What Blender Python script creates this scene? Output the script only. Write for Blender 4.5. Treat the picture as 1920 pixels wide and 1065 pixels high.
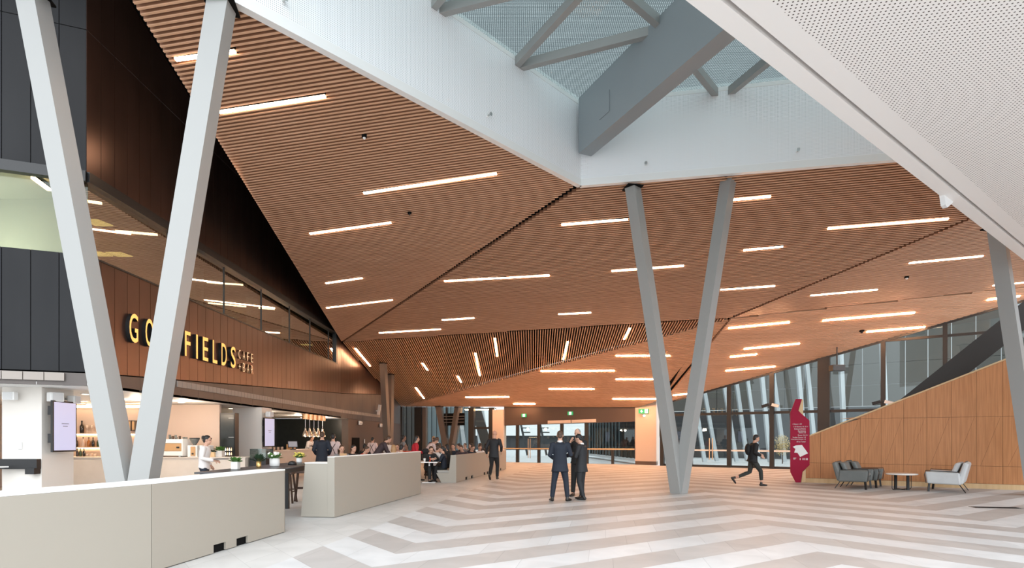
import bpy, math, random
from mathutils import Vector as V, Matrix
random.seed(7)
for o in list(bpy.data.objects): bpy.data.objects.remove(o)
SC = bpy.context.scene
COL = SC.collection
# ---------------------------------------------------------------- camera
H, F, HZ, CX = 1.55, 1116.0, 824.0, 960.0          # eye height, focal in pixels (1920 wide), horizon row, centre column
cam = bpy.data.objects.new('camera', bpy.data.cameras.new('camera')); COL.objects.link(cam)
cam.location = (0, 0, H); cam.rotation_euler = (math.pi/2, 0, 0)
cam.data.sensor_width = 36; cam.data.lens = F/1920*36; cam.data.shift_y = (HZ-532.5)/1920
cam.data.clip_start = .05; cam.data.clip_end = 400
SC.camera = cam
# ---------------------------------------------------------------- sky, exposure
vs = SC.view_settings
vs.view_transform = 'Standard'; vs.look = 'None'; vs.gamma = 1; vs.exposure = 0.65; vs.use_curve_mapping = False
w = bpy.data.worlds.new('sky'); SC.world = w; w.use_nodes = True
nt = w.node_tree; nt.nodes.clear()
wo = nt.nodes.new('ShaderNodeOutputWorld'); wb = nt.nodes.new('ShaderNodeBackground')
tc = nt.nodes.new('ShaderNodeTexCoord'); rp = nt.nodes.new('ShaderNodeValToRGB'); dp = nt.nodes.new('ShaderNodeVectorMath'); dp.operation = 'DOT_PRODUCT'
nt.links.new(tc.outputs['Generated'], dp.inputs[0]); dp.inputs[1].default_value = (.34, -.64, .69)   # the bright side of the overcast: high and behind the camera
nt.links.new(dp.outputs['Value'], rp.inputs[0]); rp.color_ramp.interpolation = 'EASE'
rp.color_ramp.elements[0].position = .05; rp.color_ramp.elements[0].color = (.18, .19, .205, 1)
rp.color_ramp.elements[1].position = 1.0; rp.color_ramp.elements[1].color = (.90, .955, 1, 1)
nt.links.new(rp.outputs[0], wb.inputs[0]); wb.inputs[1].default_value = 3.1
nt.links.new(wb.outputs[0], wo.inputs[0])

# ---------------------------------------------------------------- geometry helpers
def ray(x, y): return V(((x-CX)/F, 1.0, (HZ-y)/F))
def at(x, y, Y): return V((0, 0, H)) + ray(x, y)*Y
def atz(x, y, z): return at(x, y, (z-H)*F/(HZ-y))
def fl(x, y): return at(x, y, H*F/(y-HZ)).to_2d().to_3d()
def plane(p, q, r):
    n = (q-p).cross(r-p).normalized()
    if n.z > 0: n = -n
    return n, n.dot(p)
def hit(pl, x, y):
    n, d = pl; r = ray(x, y); c = V((0, 0, H))
    return c + r*((d-n.dot(c))/n.dot(r))
def zon(pl, x, y):
    n, d = pl; return (d-n.x*x-n.y*y)/n.z
def lerp(a, b, t): return a+(b-a)*t

class MB:
    def __init__(s): s.v = []; s.f = []; s.m = []; s.cur = 0
    def mat(s, i): s.cur = i; return s
    def face(s, pts):
        n = len(s.v); s.v += [tuple(p) for p in pts]; s.f.append(tuple(range(n, n+len(pts)))); s.m.append(s.cur); return s
    def raw(s, vs, fs):
        n = len(s.v); s.v += [tuple(p) for p in vs]
        for q in fs: s.f.append(tuple(i+n for i in q)); s.m.append(s.cur)
        return s
    def box8(s, b, t):
        return s.raw(list(b)+list(t), [(3,2,1,0),(4,5,6,7),(0,1,5,4),(1,2,6,5),(2,3,7,6),(3,0,4,7)])
    def box(s, c, sx, sy, sz, rz=0):
        "box with base centre c"
        c = V(c); ca, sa = math.cos(rz), math.sin(rz)
        P = [V((x*ca-y*sa, x*sa+y*ca, 0)) for x, y in ((-sx/2,-sy/2),(sx/2,-sy/2),(sx/2,sy/2),(-sx/2,sy/2))]
        return s.box8([c+p for p in P], [c+p+V((0,0,sz)) for p in P])
    def prism(s, base, vec):
        "extrude polygon base (list of Vector) by vec"
        n = len(base); vec = V(vec); b = [V(p) for p in base]
        return s.raw(b+[p+vec for p in b], [tuple(range(n-1,-1,-1)), tuple(range(n,2*n))]+[(i,(i+1)%n,n+(i+1)%n,n+i) for i in range(n)])
    def bar(s, p, q, w, d, up=(0,0,1), roll=0):
        p, q = V(p), V(q); t = (q-p).normalized(); a = t.cross(V(up))
        if a.length < 1e-4: a = t.cross(V((0,1,0)))
        a.normalize(); b = t.cross(a)
        if roll:
            R = Matrix.Rotation(roll, 3, t); a = R@a; b = R@b
        o = [a*(-w/2)-b*(d/2), a*(w/2)-b*(d/2), a*(w/2)+b*(d/2), a*(-w/2)+b*(d/2)]
        return s.box8([p+x for x in o], [q+x for x in o])
    def loft(s, pts, rad, ref=(1,0,0), seg=10):
        pts = [V(p) for p in pts]; n = len(pts); vs = []; ref = V(ref)
        for i, p in enumerate(pts):
            t = (pts[min(i+1,n-1)]-pts[max(i-1,0)]).normalized()
            a = ref-t*ref.dot(t)
            if a.length < 1e-3: a = V((0,1,0))-t*t.y
            a.normalize(); b = t.cross(a); r = rad[i]
            rx, ry = (r, r) if not isinstance(r, tuple) else r
            vs += [p+a*rx*math.cos(k*2*math.pi/seg)+b*ry*math.sin(k*2*math.pi/seg) for k in range(seg)]
        fs = [tuple(range(seg-1,-1,-1)), tuple(range((n-1)*seg, n*seg))]
        for i in range(n-1):
            for k in range(seg):
                k2 = (k+1)%seg; fs.append((i*seg+k, i*seg+k2, (i+1)*seg+k2, (i+1)*seg+k))
        return s.raw(vs, fs)
    def cyl(s, p, q, r, seg=12, r2=None): return s.loft([p, q], [r, r if r2 is None else r2], seg=seg)
    def lathe(s, c, prof, seg=16): return s.loft([V(c)+V((0,0,z)) for r, z in prof], [max(r,1e-4) for r, z in prof], seg=seg)
    def ell(s, c, r, seg=12, rings=8, M=None):
        c = V(c); vs = []; fs = []
        for i in range(1, rings):
            th = math.pi*i/rings
            for k in range(seg):
                ph = 2*math.pi*k/seg
                p = V((r[0]*math.sin(th)*math.cos(ph), r[1]*math.sin(th)*math.sin(ph), -r[2]*math.cos(th)))
                vs.append(c+(M@p if M else p))
        b = V((0,0,-r[2])); t = V((0,0,r[2])); vs += [c+(M@b if M else b), c+(M@t if M else t)]
        nb = len(vs)-2
        for k in range(seg):
            k2 = (k+1)%seg; fs.append((nb, k2, k)); L = (rings-2)*seg; fs.append((nb+1, L+k, L+k2))
            for i in range(rings-2): fs.append((i*seg+k, i*seg+k2, (i+1)*seg+k2, (i+1)*seg+k))
        return s.raw(vs, fs)
    def mesh(s, name, smooth=False):
        me = bpy.data.meshes.new(name); me.from_pydata(s.v, [], s.f); me.validate()
        if len(me.polygons) == len(s.m): me.polygons.foreach_set('material_index', s.m)
        if smooth: me.polygons.foreach_set('use_smooth', [True]*len(me.polygons))
        me.update(); return me
    def build(s, name, mats, parent=None, smooth=False, bevel=0, loc=None):
        me = s.mesh(name, smooth)
        for m in (mats if isinstance(mats, (list, tuple)) else [mats]): me.materials.append(m)
        o = bpy.data.objects.new(name, me); COL.objects.link(o)
        if parent: o.parent = parent
        if loc: o.location = loc
        if bevel:
            b = o.modifiers.new('bevel', 'BEVEL'); b.width = bevel; b.segments = 2; b.limit_method = 'ANGLE'
        return o
def tag(o, label, cat, group=None):
    o['label'] = label; o['category'] = cat
    if group: o['group'] = group
    return o
def struct(o): o['kind'] = 'structure'; return o
def thing(name, label, cat, loc=(0,0,0), rz=0, group=None):
    o = bpy.data.objects.new(name, None); COL.objects.link(o); o.location = loc; o.rotation_euler = (0,0,rz); o.empty_display_size = .2
    return tag(o, label, cat, group)
def copy_tree(o, parent=None):
    c = o.copy(); COL.objects.link(c); c.parent = parent
    for ch in [x for x in o.children]: copy_tree(ch, c)
    return c

# ---------------------------------------------------------------- materials
def mat(name, col, rough=.6, metal=0, spec=.5, emit=0, ecol=None):
    m = bpy.data.materials.new(name); m.use_nodes = True
    b = m.node_tree.nodes['Principled BSDF']
    b.inputs['Base Color'].default_value = (*col, 1); b.inputs['Roughness'].default_value = rough
    b.inputs['Metallic'].default_value = metal; b.inputs['Specular IOR Level'].default_value = spec
    if emit:
        b.inputs['Emission Color'].default_value = (*(ecol or col), 1); b.inputs['Emission Strength'].default_value = emit
    return m
def nd(m, t, **kw):
    n = m.node_tree.nodes.new(t)
    for k, v in kw.items(): setattr(n, k, v)
    return n
def ln(m, a, b): m.node_tree.links.new(a, b)
def mth(m, op, a, b=None, c=None):
    n = nd(m, 'ShaderNodeMath', operation=op)
    for i, x in enumerate((a, b, c)):
        if x is None: continue
        if isinstance(x, (int, float)): n.inputs[i].default_value = x
        else: ln(m, x, n.inputs[i])
    return n.outputs[0]
def vmix(m, fac, a, b):
    n = nd(m, 'ShaderNodeMix', data_type='RGBA')
    if isinstance(fac, (int, float)): n.inputs[0].default_value = fac
    else: ln(m, fac, n.inputs[0])
    for i, x in ((6, a), (7, b)):
        if isinstance(x, tuple): n.inputs[i].default_value = (*x, 1)
        else: ln(m, x, n.inputs[i])
    return n.outputs[2]
def noisy(name, c1, c2, scale=(4,4,4), rough=.6, metal=0, spec=.5, detail=4, bump=0, fac=1.0):
    m = mat(name, c1, rough, metal, spec); b = m.node_tree.nodes['Principled BSDF']
    t = nd(m, 'ShaderNodeTexCoord'); mp = nd(m, 'ShaderNodeMapping'); mp.inputs['Scale'].default_value = scale
    n = nd(m, 'ShaderNodeTexNoise'); n.inputs['Scale'].default_value = 1; n.inputs['Detail'].default_value = detail
    ln(m, t.outputs['Object'], mp.inputs[0]); ln(m, mp.outputs[0], n.inputs[0])
    r = nd(m, 'ShaderNodeMapRange'); r.inputs[1].default_value = .3; r.inputs[2].default_value = .7; ln(m, n.outputs[0], r.inputs[0])
    ln(m, vmix(m, r.outputs[0], c1, c2), b.inputs['Base Color'])
    if bump:
        bp = nd(m, 'ShaderNodeBump'); bp.inputs['Strength'].default_value = bump; bp.inputs['Distance'].default_value = .01
        ln(m, n.outputs[0], bp.inputs['Height']); ln(m, bp.outputs[0], b.inputs['Normal'])
    return m
def glass_mat(name, tint, refl=.12, rough=.0):
    m = bpy.data.materials.new(name); m.use_nodes = True; t = m.node_tree; t.nodes.clear()
    out = nd(m, 'ShaderNodeOutputMaterial'); tr = nd(m, 'ShaderNodeBsdfTransparent'); gl = nd(m, 'ShaderNodeBsdfGlossy')
    tr.inputs[0].default_value = (*tint, 1); gl.inputs['Roughness'].default_value = rough; gl.inputs[0].default_value = (.9,.95,.95,1)
    lw = nd(m, 'ShaderNodeFresnel'); lw.inputs[0].default_value = 1.5
    f = mth(m, 'MULTIPLY_ADD', lw.outputs[0], .75, refl-.04)
    mx = nd(m, 'ShaderNodeMixShader'); ln(m, f, mx.inputs[0]); ln(m, tr.outputs[0], mx.inputs[1]); ln(m, gl.outputs[0], mx.inputs[2])
    ln(m, mx.outputs[0], out.inputs[0]); return m
def dots_mat(name, base, hole, pitch, rad, angle=0, rough=.55, axes='XY', stagger=False):
    "painted sheet with round perforations"
    m = mat(name, base, rough); b = m.node_tree.nodes['Principled BSDF']
    t = nd(m, 'ShaderNodeTexCoord'); mp = nd(m, 'ShaderNodeMapping'); mp.inputs['Rotation'].default_value = (0, 0, angle)
    ln(m, t.outputs['Object'], mp.inputs[0]); s = nd(m, 'ShaderNodeSeparateXYZ'); ln(m, mp.outputs[0], s.inputs[0])
    a = mth(m, 'DIVIDE', s.outputs[axes[0]], pitch); c = mth(m, 'DIVIDE', s.outputs[axes[1]], pitch)
    if stagger: a = mth(m, 'ADD', a, mth(m, 'MULTIPLY', mth(m, 'FLOOR', c), .5))
    fa = mth(m, 'SUBTRACT', mth(m, 'FRACT', a), .5); fc = mth(m, 'SUBTRACT', mth(m, 'FRACT', c), .5)
    d = mth(m, 'SQRT', mth(m, 'ADD', mth(m, 'MULTIPLY', fa, fa), mth(m, 'MULTIPLY', fc, fc)))
    ln(m, vmix(m, mth(m, 'LESS_THAN', d, rad), base, hole), b.inputs['Base Color'])
    return m

M = {}
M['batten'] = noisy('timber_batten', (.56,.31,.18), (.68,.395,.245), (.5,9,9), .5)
M['batten_side'] = noisy('shade_toned_batten_flank', (.30,.14,.074), (.37,.18,.10), (.5,9,9), .6)  # same timber as the batten face; gap shade painted into the flank colour
M['black'] = mat('black_backing', (.006,.006,.006), .9, spec=.1)
M['white'] = mat('white_paint', (.80,.80,.79), .5)
M['steel_paint'] = mat('pale_grey_steel_paint', (.31,.31,.30), .45)
M['bronze_steel'] = mat('brown_toned_steel', (.13,.108,.094), .5)  # darker, browner tone for the two far V columns and one mullion
M['beam_grey'] = mat('blue_grey_steel_paint', (.26,.29,.305), .45)
M['frame_dark'] = mat('dark_bronze_frame', (.028,.026,.024), .45)
M['black_frame'] = mat('black_frame', (.012,.012,.013), .4)
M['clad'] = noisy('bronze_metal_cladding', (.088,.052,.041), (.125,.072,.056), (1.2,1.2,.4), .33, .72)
M['clad_shade'] = noisy('shade_toned_bronze_cladding', (.013,.0133,.015), (.018,.0183,.020), (1.2,1.2,.4), .55, 0, .2)  # same metal as the front; its dimmer, cooler reflection is put into the colour
M['fascia'] = noisy('taupe_metal_fascia', (.095,.08,.074), (.118,.10,.092), (1,1,.5), .5, .3)
M['grille'] = mat('beige_grille', (.32,.28,.25), .6)
M['cream'] = mat('warm_white_wall', (.72,.68,.63), .6)
M['pinkwall'] = mat('blush_wall', (.58,.45,.37), .6)
M['brownwall'] = mat('brown_wall', (.105,.075,.06), .6)
M['counter'] = noisy('pale_stone_counter', (.66,.58,.50), (.70,.62,.55), (3,3,3), .4)
M['pearl'] = mat('pearl_beige_panel', (.335,.305,.258), .5, .05)
M['cap'] = mat('white_cap', (.82,.81,.78), .45)
M['pier'] = mat('pale_pier_paint', (.60,.49,.41), .6)
M['orange_wood'] = noisy('honey_veneer', (.44,.18,.062), (.58,.255,.10), (26,26,1.1), .5)
M['light_wood'] = noisy('light_timber', (.62,.42,.22), (.70,.50,.28), (10,10,.8), .5)
M['glass'] = glass_mat('clear_glass', (.78,.82,.81), .06)
M['glass_cafe'] = glass_mat('bronze_tinted_glass', (.66,.68,.60), .04)
M['led'] = mat('linear_led_diffuser', (1,.9,.8), .5, emit=15, ecol=(1,.68,.44))
M['led_mid'] = mat('mid_linear_led_diffuser', (1,.9,.8), .5, emit=42, ecol=(1,.56,.30))
M['led_low'] = mat('warm_linear_led_diffuser', (1,.9,.8), .5, emit=76, ecol=(1,.52,.26))
M['led_int'] = mat('interior_led', (1,.9,.8), .5, emit=5, ecol=(1,.82,.6))
M['yellow_led'] = mat('amber_lamp', (1,.8,.4), .5, emit=2.2, ecol=(1,.72,.28))
M['strip'] = mat('shelf_led_strip', (1,.85,.7), .5, emit=9, ecol=(1,.70,.42))
M['sign_face'] = mat('amber_sign_face', (.9,.5,.15), .5, emit=.55, ecol=(1,.50,.12))
M['sign_small'] = mat('pale_amber_sign_face', (.9,.6,.35), .5, emit=.85, ecol=(1,.62,.35))
M['screen'] = mat('lit_screen', (.3,.3,.4), .3, emit=.42, ecol=(.62,.62,.85))
M['green_sign'] = mat('green_exit_sign', (.02,.30,.12), .4, emit=.25, ecol=(.03,.6,.2))
M['white_sign'] = mat('white_exit_symbol', (.9,.9,.9), .4, emit=.8, ecol=(1,1,1))
M['green_dark'] = mat('dark_sign_green', (.0,.1,.04), .5)
M['copper'] = mat('copper', (.75,.45,.25), .3, 1)
M['copper_panel'] = mat('copper_toned_panel', (.55,.33,.16), .4, .3)
M['dark_wood'] = noisy('dark_stained_timber', (.045,.022,.014), (.07,.036,.022), (8,8,2), .5)
M['charcoal'] = mat('charcoal_top', (.05,.05,.055), .35)
M['magenta'] = mat('raspberry_paint', (.33,.006,.038), .6, spec=.25)
M['leather_dark'] = noisy('grey_green_upholstery', (.13,.14,.135), (.16,.17,.165), (3,3,3), .5)
M['leather_light'] = noisy('pale_grey_upholstery', (.50,.51,.515), (.56,.57,.575), (3,3,3), .55)
M['seat_pale'] = mat('pale_seat_cushion', (.36,.34,.31), .6)
M['piping'] = mat('dark_piping', (.02,.02,.02), .6)
M['marble'] = mat('white_tabletop', (.85,.84,.82), .3)
M['concrete_pot'] = noisy('pale_concrete', (.55,.54,.52), (.65,.64,.62), (6,6,6), .8)
M['leaf'] = noisy('green_leaf', (.04,.13,.02), (.10,.22,.04), (9,9,9), .5)
M['leaf_dark'] = mat('dark_leaf', (.02,.045,.02), .5)
M['petal'] = mat('yellow_petal', (.62,.50,.10), .6)
M['gold'] = mat('brass', (.65,.42,.16), .35, .9)
M['tile_dark'] = noisy('dark_kitchen_tile', (.010,.014,.013), (.016,.021,.02), (6,6,6), .3)
M['paper'] = mat('paper', (.8,.78,.72), .7)
M['skin'] = mat('skin', (.58,.33,.23), .55)
M['skin_dark'] = mat('brown_skin', (.24,.12,.075), .55)
M['eye'] = mat('eye', (.02,.015,.012), .3)
M['hair_black'] = mat('black_hair', (.010,.009,.009), .5)
M['hair_brown'] = mat('brown_hair', (.07,.035,.018), .5)
M['hair_grey'] = mat('grey_hair', (.32,.30,.28), .6)
M['hair_blond'] = mat('fair_hair', (.35,.20,.09), .6)
M['navy'] = mat('navy_suit', (.009,.014,.026), .75)
M['blacksuit'] = mat('black_suit', (.014,.015,.018), .7)
M['blackcloth'] = mat('black_cloth', (.010,.010,.011), .8)
M['olive'] = mat('dark_olive_cloth', (.028,.03,.026), .8)
M['whitecloth'] = mat('white_cloth', (.72,.68,.66), .8)
M['pinkcloth'] = mat('pale_pink_cloth', (.66,.52,.50), .8)
M['redcloth'] = mat('red_cloth', (.48,.012,.025), .8)
M['orangecloth'] = mat('orange_red_cloth', (.65,.06,.015), .8)
M['plum'] = mat('plum_cloth', (.055,.035,.04), .8)
M['greycloth'] = mat('grey_cloth', (.20,.19,.19), .8)
M['brownapron'] = mat('brown_apron', (.06,.03,.022), .8)
M['shoe'] = mat('black_shoe', (.012,.010,.009), .35)
M['metal'] = mat('brushed_metal', (.55,.55,.54), .35, .9)
M['pave'] = noisy('pale_paving', (.46,.46,.465), (.52,.52,.525), (.7,.7,.7), .8)
M['slate'] = noisy('slate_wall', (.018,.019,.022), (.03,.031,.034), (.3,.3,1.2), .6)
M['outwhite'] = mat('white_rendered_wall', (.62,.62,.62), .7)
M['teal_fin'] = mat('grey_green_fin', (.09,.115,.125), .5)
M['dark_fin'] = mat('dark_fin', (.025,.022,.02), .5)
M['white_post'] = mat('white_post_paint', (.42,.44,.46), .5)
M['gold_leaf'] = noisy('golden_leaf', (.45,.30,.10), (.62,.47,.22), (5,5,5), .6)
M['bottle_dark'] = mat('dark_bottle_glass', (.02,.012,.008), .12)
M['bottle_amber'] = mat('amber_bottle_glass', (.30,.10,.015), .12)
M['bottle_green'] = mat('green_bottle_glass', (.03,.05,.015), .12)
M['bottle_pale'] = mat('pale_bottle_glass', (.55,.42,.33), .12)
M['lime_wall'] = mat('pale_green_wall', (.60,.62,.56), .7)
M['olive_wall'] = mat('olive_brown_wall', (.22,.18,.11), .7)
# ================================================================ LARGE STRUCTURE
# ---- floor with a chevron of pale and taupe stone tiles
def floor_material():
    m = mat('chevron_stone_floor', (.7,.69,.67), .52, spec=.32); b = m.node_tree.nodes['Principled BSDF']
    a = math.atan2(175, 1116); k = .932; F1, F2, F3 = -2.8, 2.9, 7.1; P = .8485
    t = nd(m, 'ShaderNodeTexCoord'); s = nd(m, 'ShaderNodeSeparateXYZ'); ln(m, t.outputs['Object'], s.inputs[0])
    x, y = s.outputs[0], s.outputs[1]
    u = mth(m, 'ADD', mth(m, 'MULTIPLY', x, math.sin(a)), mth(m, 'MULTIPLY', y, math.cos(a)))
    v = mth(m, 'SUBTRACT', mth(m, 'MULTIPLY', x, math.cos(a)), mth(m, 'MULTIPLY', y, math.sin(a)))
    g = mth(m, 'SUBTRACT', v, F1)
    for f0, kk in ((F1, -(1+k)), (F2, 2*k), (F3, -2*k)):
        g = mth(m, 'ADD', g, mth(m, 'MULTIPLY', mth(m, 'MAXIMUM', mth(m, 'SUBTRACT', v, f0), 0), kk))
    q = mth(m, 'DIVIDE', mth(m, 'SUBTRACT', mth(m, 'ADD', u, g), 6.87), P)
    par = mth(m, 'FRACT', mth(m, 'MULTIPLY', q, .5)); light = mth(m, 'LESS_THAN', par, .5)
    cell = nd(m, 'ShaderNodeCombineXYZ'); ln(m, mth(m, 'FLOOR', q), cell.inputs[0])
    stag = mth(m, 'MULTIPLY', mth(m, 'FLOOR', q), .37)
    vt = mth(m, 'ADD', mth(m, 'DIVIDE', v, .85), stag); ln(m, mth(m, 'FLOOR', vt), cell.inputs[1])
    wn = nd(m, 'ShaderNodeTexWhiteNoise', noise_dimensions='2D'); ln(m, cell.outputs[0], wn.inputs[0])
    n = nd(m, 'ShaderNodeTexNoise'); n.inputs['Scale'].default_value = 1.6; n.inputs['Detail'].default_value = 6; n.inputs['Distortion'].default_value = .8
    ln(m, t.outputs['Object'], n.inputs[0])
    lightc = vmix(m, wn.outputs[0], (.525,.528,.53), (.59,.593,.595)); darkc = vmix(m, wn.outputs[0], (.375,.352,.337), (.43,.407,.392))
    c = vmix(m, light, darkc, lightc)
    plain = vmix(m, wn.outputs[0], (.50,.49,.475), (.56,.55,.535))
    c = vmix(m, mth(m, 'LESS_THAN', v, -4.06), c, plain)
    sh = nd(m, 'ShaderNodeMapRange'); sh.inputs[1].default_value = .35; sh.inputs[2].default_value = .75; sh.inputs[3].default_value = 1; sh.inputs[4].default_value = .86
    ln(m, n.outputs[0], sh.inputs[0])
    jx = mth(m, 'LESS_THAN', mth(m, 'FRACT', vt), .008); jq = mth(m, 'LESS_THAN', mth(m, 'FRACT', q), .010)
    jt = mth(m, 'SUBTRACT', 1, mth(m, 'MULTIPLY', mth(m, 'MAXIMUM', jx, jq), .25))
    f = mth(m, 'MULTIPLY', sh.outputs[0], jt)
    hv = nd(m, 'ShaderNodeHueSaturation'); ln(m, c, hv.inputs['Color']); ln(m, f, hv.inputs['Value'])
    ln(m, hv.outputs[0], b.inputs['Base Color']); return m
M['floor'] = floor_material()

# glazed walls in plan
GW0, GWD = V((10.4,34.05,0)), V((4.2,-3.0,0)).normalized()       # right glass wall: point, direction
def on_line(p, d, x):                                             # where the sight line of column x meets a plan line
    r = (x-CX)/F; t = (r*p.y-p.x)/(d.x-r*d.y); return p+d*t
DW0, DWD = V((-.55,40.8,0)), V((8.13,-4.0,0)).normalized()        # door wall
WW0, WWD = V((10.48,21.5,0)), V((5.12,-3.37,0)).normalized()      # timber balustrade wall
g_end = GW0+GWD*16; d_l = on_line(DW0, DWD, 753); d_r = on_line(DW0, DWD, 1195); g_l = on_line(GW0, GWD, 1240)
FX = -9.2; CORN = V((FX,12.87,0)); LDIR = V((-.926,-.377,0))      # café front: plane x = FX from the corner CORN, left face along LDIR
KINK = V((FX,32,0)); FEND = V((d_l.x,d_l.y,0))

fl_poly = [V((-24,-10,0)), V((24,-10,0)), V((24,20,0)), g_end, g_l, d_r+V((.3,.2,0)), d_l, V((-24,52,0))]
struct(MB().prism([p-V((0,0,.2)) for p in fl_poly], (0,0,.2)).build('floor', M['floor']))
struct(MB().box((0,60,-.36), 260, 200, .12).build('outdoor_paving', M['pave']))

# ---- folded timber batten ceiling
ZL = 9.0
P0 = atz(1087,348,ZL); L0 = atz(430,0,ZL); S1 = atz(1670,300,ZL); P1 = at(640,642,32.0)
plA = plane(L0,P0,P1); plB = plane(P0,P1,S1)
P2 = hit(plB,1370,597); Q1 = hit(plB,1815,412)
P3 = V((d_l.x,d_l.y,H+61*d_l.y/F)); DRc = d_r+V((0,0,H+59*d_r.y/F))
G1 = on_line(GW0,GWD,1262); G1.z = H+72*G1.y/F; G3 = on_line(GW0,GWD,1872); G3.z = H+247*G3.y/F
plC = plane(P1,P2,P3); plD = plane(P2,P3,DRc); plE = plane(P2,G1,G3)
Q2 = hit(plE,1850,546); plF = plane(P2,Q1,Q2)
L0x = P0+(L0-P0)*1.35; S1x = P0+(S1-P0)*1.35; Q1x = P2+(Q1-P2)*1.7; Q2x = P2+(Q2-P2)*1.35
Fn = P1+(hit(plA,235,0)-P1)*1.02; L0n = P0+(L0-P0)*1.12
def onp(pl, p): return V((p.x,p.y,zon(pl,p.x,p.y)))
gE = GW0+GWD*15.5
DLc = onp(plD, on_line(DW0,DWD,945))
def inset(poly, pl, d):
    n = pl[0]; c = sum(poly, V((0,0,0)))/len(poly); out = []
    N = len(poly)
    for i in range(N):
        a, b, e = poly[i-1], poly[i], poly[(i+1)%N]
        n1 = n.cross(b-a).normalized(); n2 = n.cross(e-b).normalized()
        if n1.dot(c-b) < 0: n1 = -n1
        if n2.dot(c-b) < 0: n2 = -n2
        k = 1+n1.dot(n2)
        out.append(b+(n1+n2)*(d/max(k,.35)))
    return out
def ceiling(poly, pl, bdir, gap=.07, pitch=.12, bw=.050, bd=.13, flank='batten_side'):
    n = pl[0]; e1 = (bdir-n*bdir.dot(n)).normalized(); e2 = n.cross(e1).normalized(); o = poly[0]
    ip = inset(poly, pl, gap); q = [((p-o).dot(e1),(p-o).dot(e2)) for p in ip]
    mb = MB(); lo = min(b for a, b in q); hi = max(b for a, b in q); k = math.ceil(lo/pitch)
    while k*pitch < hi:
        y = k*pitch; xs = []
        for i in range(len(q)):
            (xa,ya),(xb,yb) = q[i], q[(i+1)%len(q)]
            if (ya <= y) != (yb <= y): xs.append(xa+(xb-xa)*(y-ya)/(yb-ya))
        xs.sort()
        for a, b in zip(xs[::2], xs[1::2]):
            if b-a > .05:
                c0, c1 = o+e1*a+e2*y, o+e1*b+e2*y; h = e2*(bw/2); up = -n*bd; lo_ = -n*.012
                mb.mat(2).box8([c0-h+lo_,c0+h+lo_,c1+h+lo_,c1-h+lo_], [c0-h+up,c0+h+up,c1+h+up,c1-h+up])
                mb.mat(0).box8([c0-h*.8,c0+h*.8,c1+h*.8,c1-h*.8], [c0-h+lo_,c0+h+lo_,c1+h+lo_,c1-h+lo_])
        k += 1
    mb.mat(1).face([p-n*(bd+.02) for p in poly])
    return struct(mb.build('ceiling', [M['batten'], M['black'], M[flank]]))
def azv(deg): return V((math.sin(math.radians(deg)), math.cos(math.radians(deg)), 0))
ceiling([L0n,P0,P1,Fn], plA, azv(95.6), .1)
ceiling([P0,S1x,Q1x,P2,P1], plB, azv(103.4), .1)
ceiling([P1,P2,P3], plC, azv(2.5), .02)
ceiling([P3,P2,onp(plD,g_l),onp(plD,d_r),DLc], plD, azv(115.5), .05, bw=.094, flank='batten')
ceiling([P2,Q2x,onp(plE,gE),onp(plE,g_l)], plE, azv(99.3), .05, bw=.094, flank='batten')
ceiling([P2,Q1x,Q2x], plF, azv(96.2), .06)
sm = MB()
for a, b, w_ in ((P0,P1,.7),(P1,P2,.7),(P1,P3,.6),(P2,P3,.7),(P2,Q1x,.7),(P2,Q2x,.7),(P2,onp(plE,g_l),.7),(onp(plD,g_l),onp(plD,d_r),.5)):
    e = (b-a).normalized()*.05; sm.bar(a+e+V((0,0,.27)), b-e+V((0,0,.27)), w_, .06)
struct(sm.build('ceiling', M['black']))  # black bars added above the seams to block sky leaking through
# dark roof void between café front and the raised ceiling edge: black faces added to keep sky light out
rv = MB().face([Fn+V((0,0,.1)), P1+V((0,0,.1)), P1+V((0,0,6.2)), V((Fn.x,Fn.y,13))]).face([V((Fn.x,Fn.y,13)), V((P1.x,P1.y,13)), V((-18,34,13)), V((-18,Fn.y,13))])
rv.face([V((-18,34,4)), V((-6,34,7.2)), V((-6,34,13)), V((-18,34,13))])
struct(rv.build('ceiling', M['black']))

# ---- skylight upstands, glazing and bars
ZG = 11.36
def upstand(name, a, b):
    d = (b-a); Ln = d.length; o = MB()
    o.mat(0).box8([V((0,-.06,.16)),V((Ln,-.06,.16)),V((Ln,.06,.16)),V((0,.06,.16))],[V((0,-.06,2.3)),V((Ln,-.06,2.3)),V((Ln,.06,2.3)),V((0,.06,2.3))])
    o.mat(1).box8([V((0,-.08,-.04)),V((Ln,-.08,-.04)),V((Ln,.08,-.04)),V((0,.08,-.04))],[V((0,-.08,.16)),V((Ln,-.08,.16)),V((Ln,.08,.16)),V((0,.08,.16))])
    o.box8([V((0,-.07,2.3)),V((Ln,-.07,2.3)),V((Ln,.07,2.3)),V((0,.07,2.3))],[V((0,-.07,2.5)),V((Ln,-.07,2.5)),V((Ln,.07,2.5)),V((0,.07,2.5))])
    ob = o.build(name, [M['perf'], M['white']]); ob.location = a; ob.rotation_euler = (0,0,math.atan2(d.y,d.x)); return struct(ob)
M['perf'] = dots_mat('perforated_white_panel', (.90,.91,.925), (.36,.37,.39), .036, .22, axes='XZ')
upstand('wall_skylight_left', L0x, P0); upstand('wall_skylight_back', P0, S1x)
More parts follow.
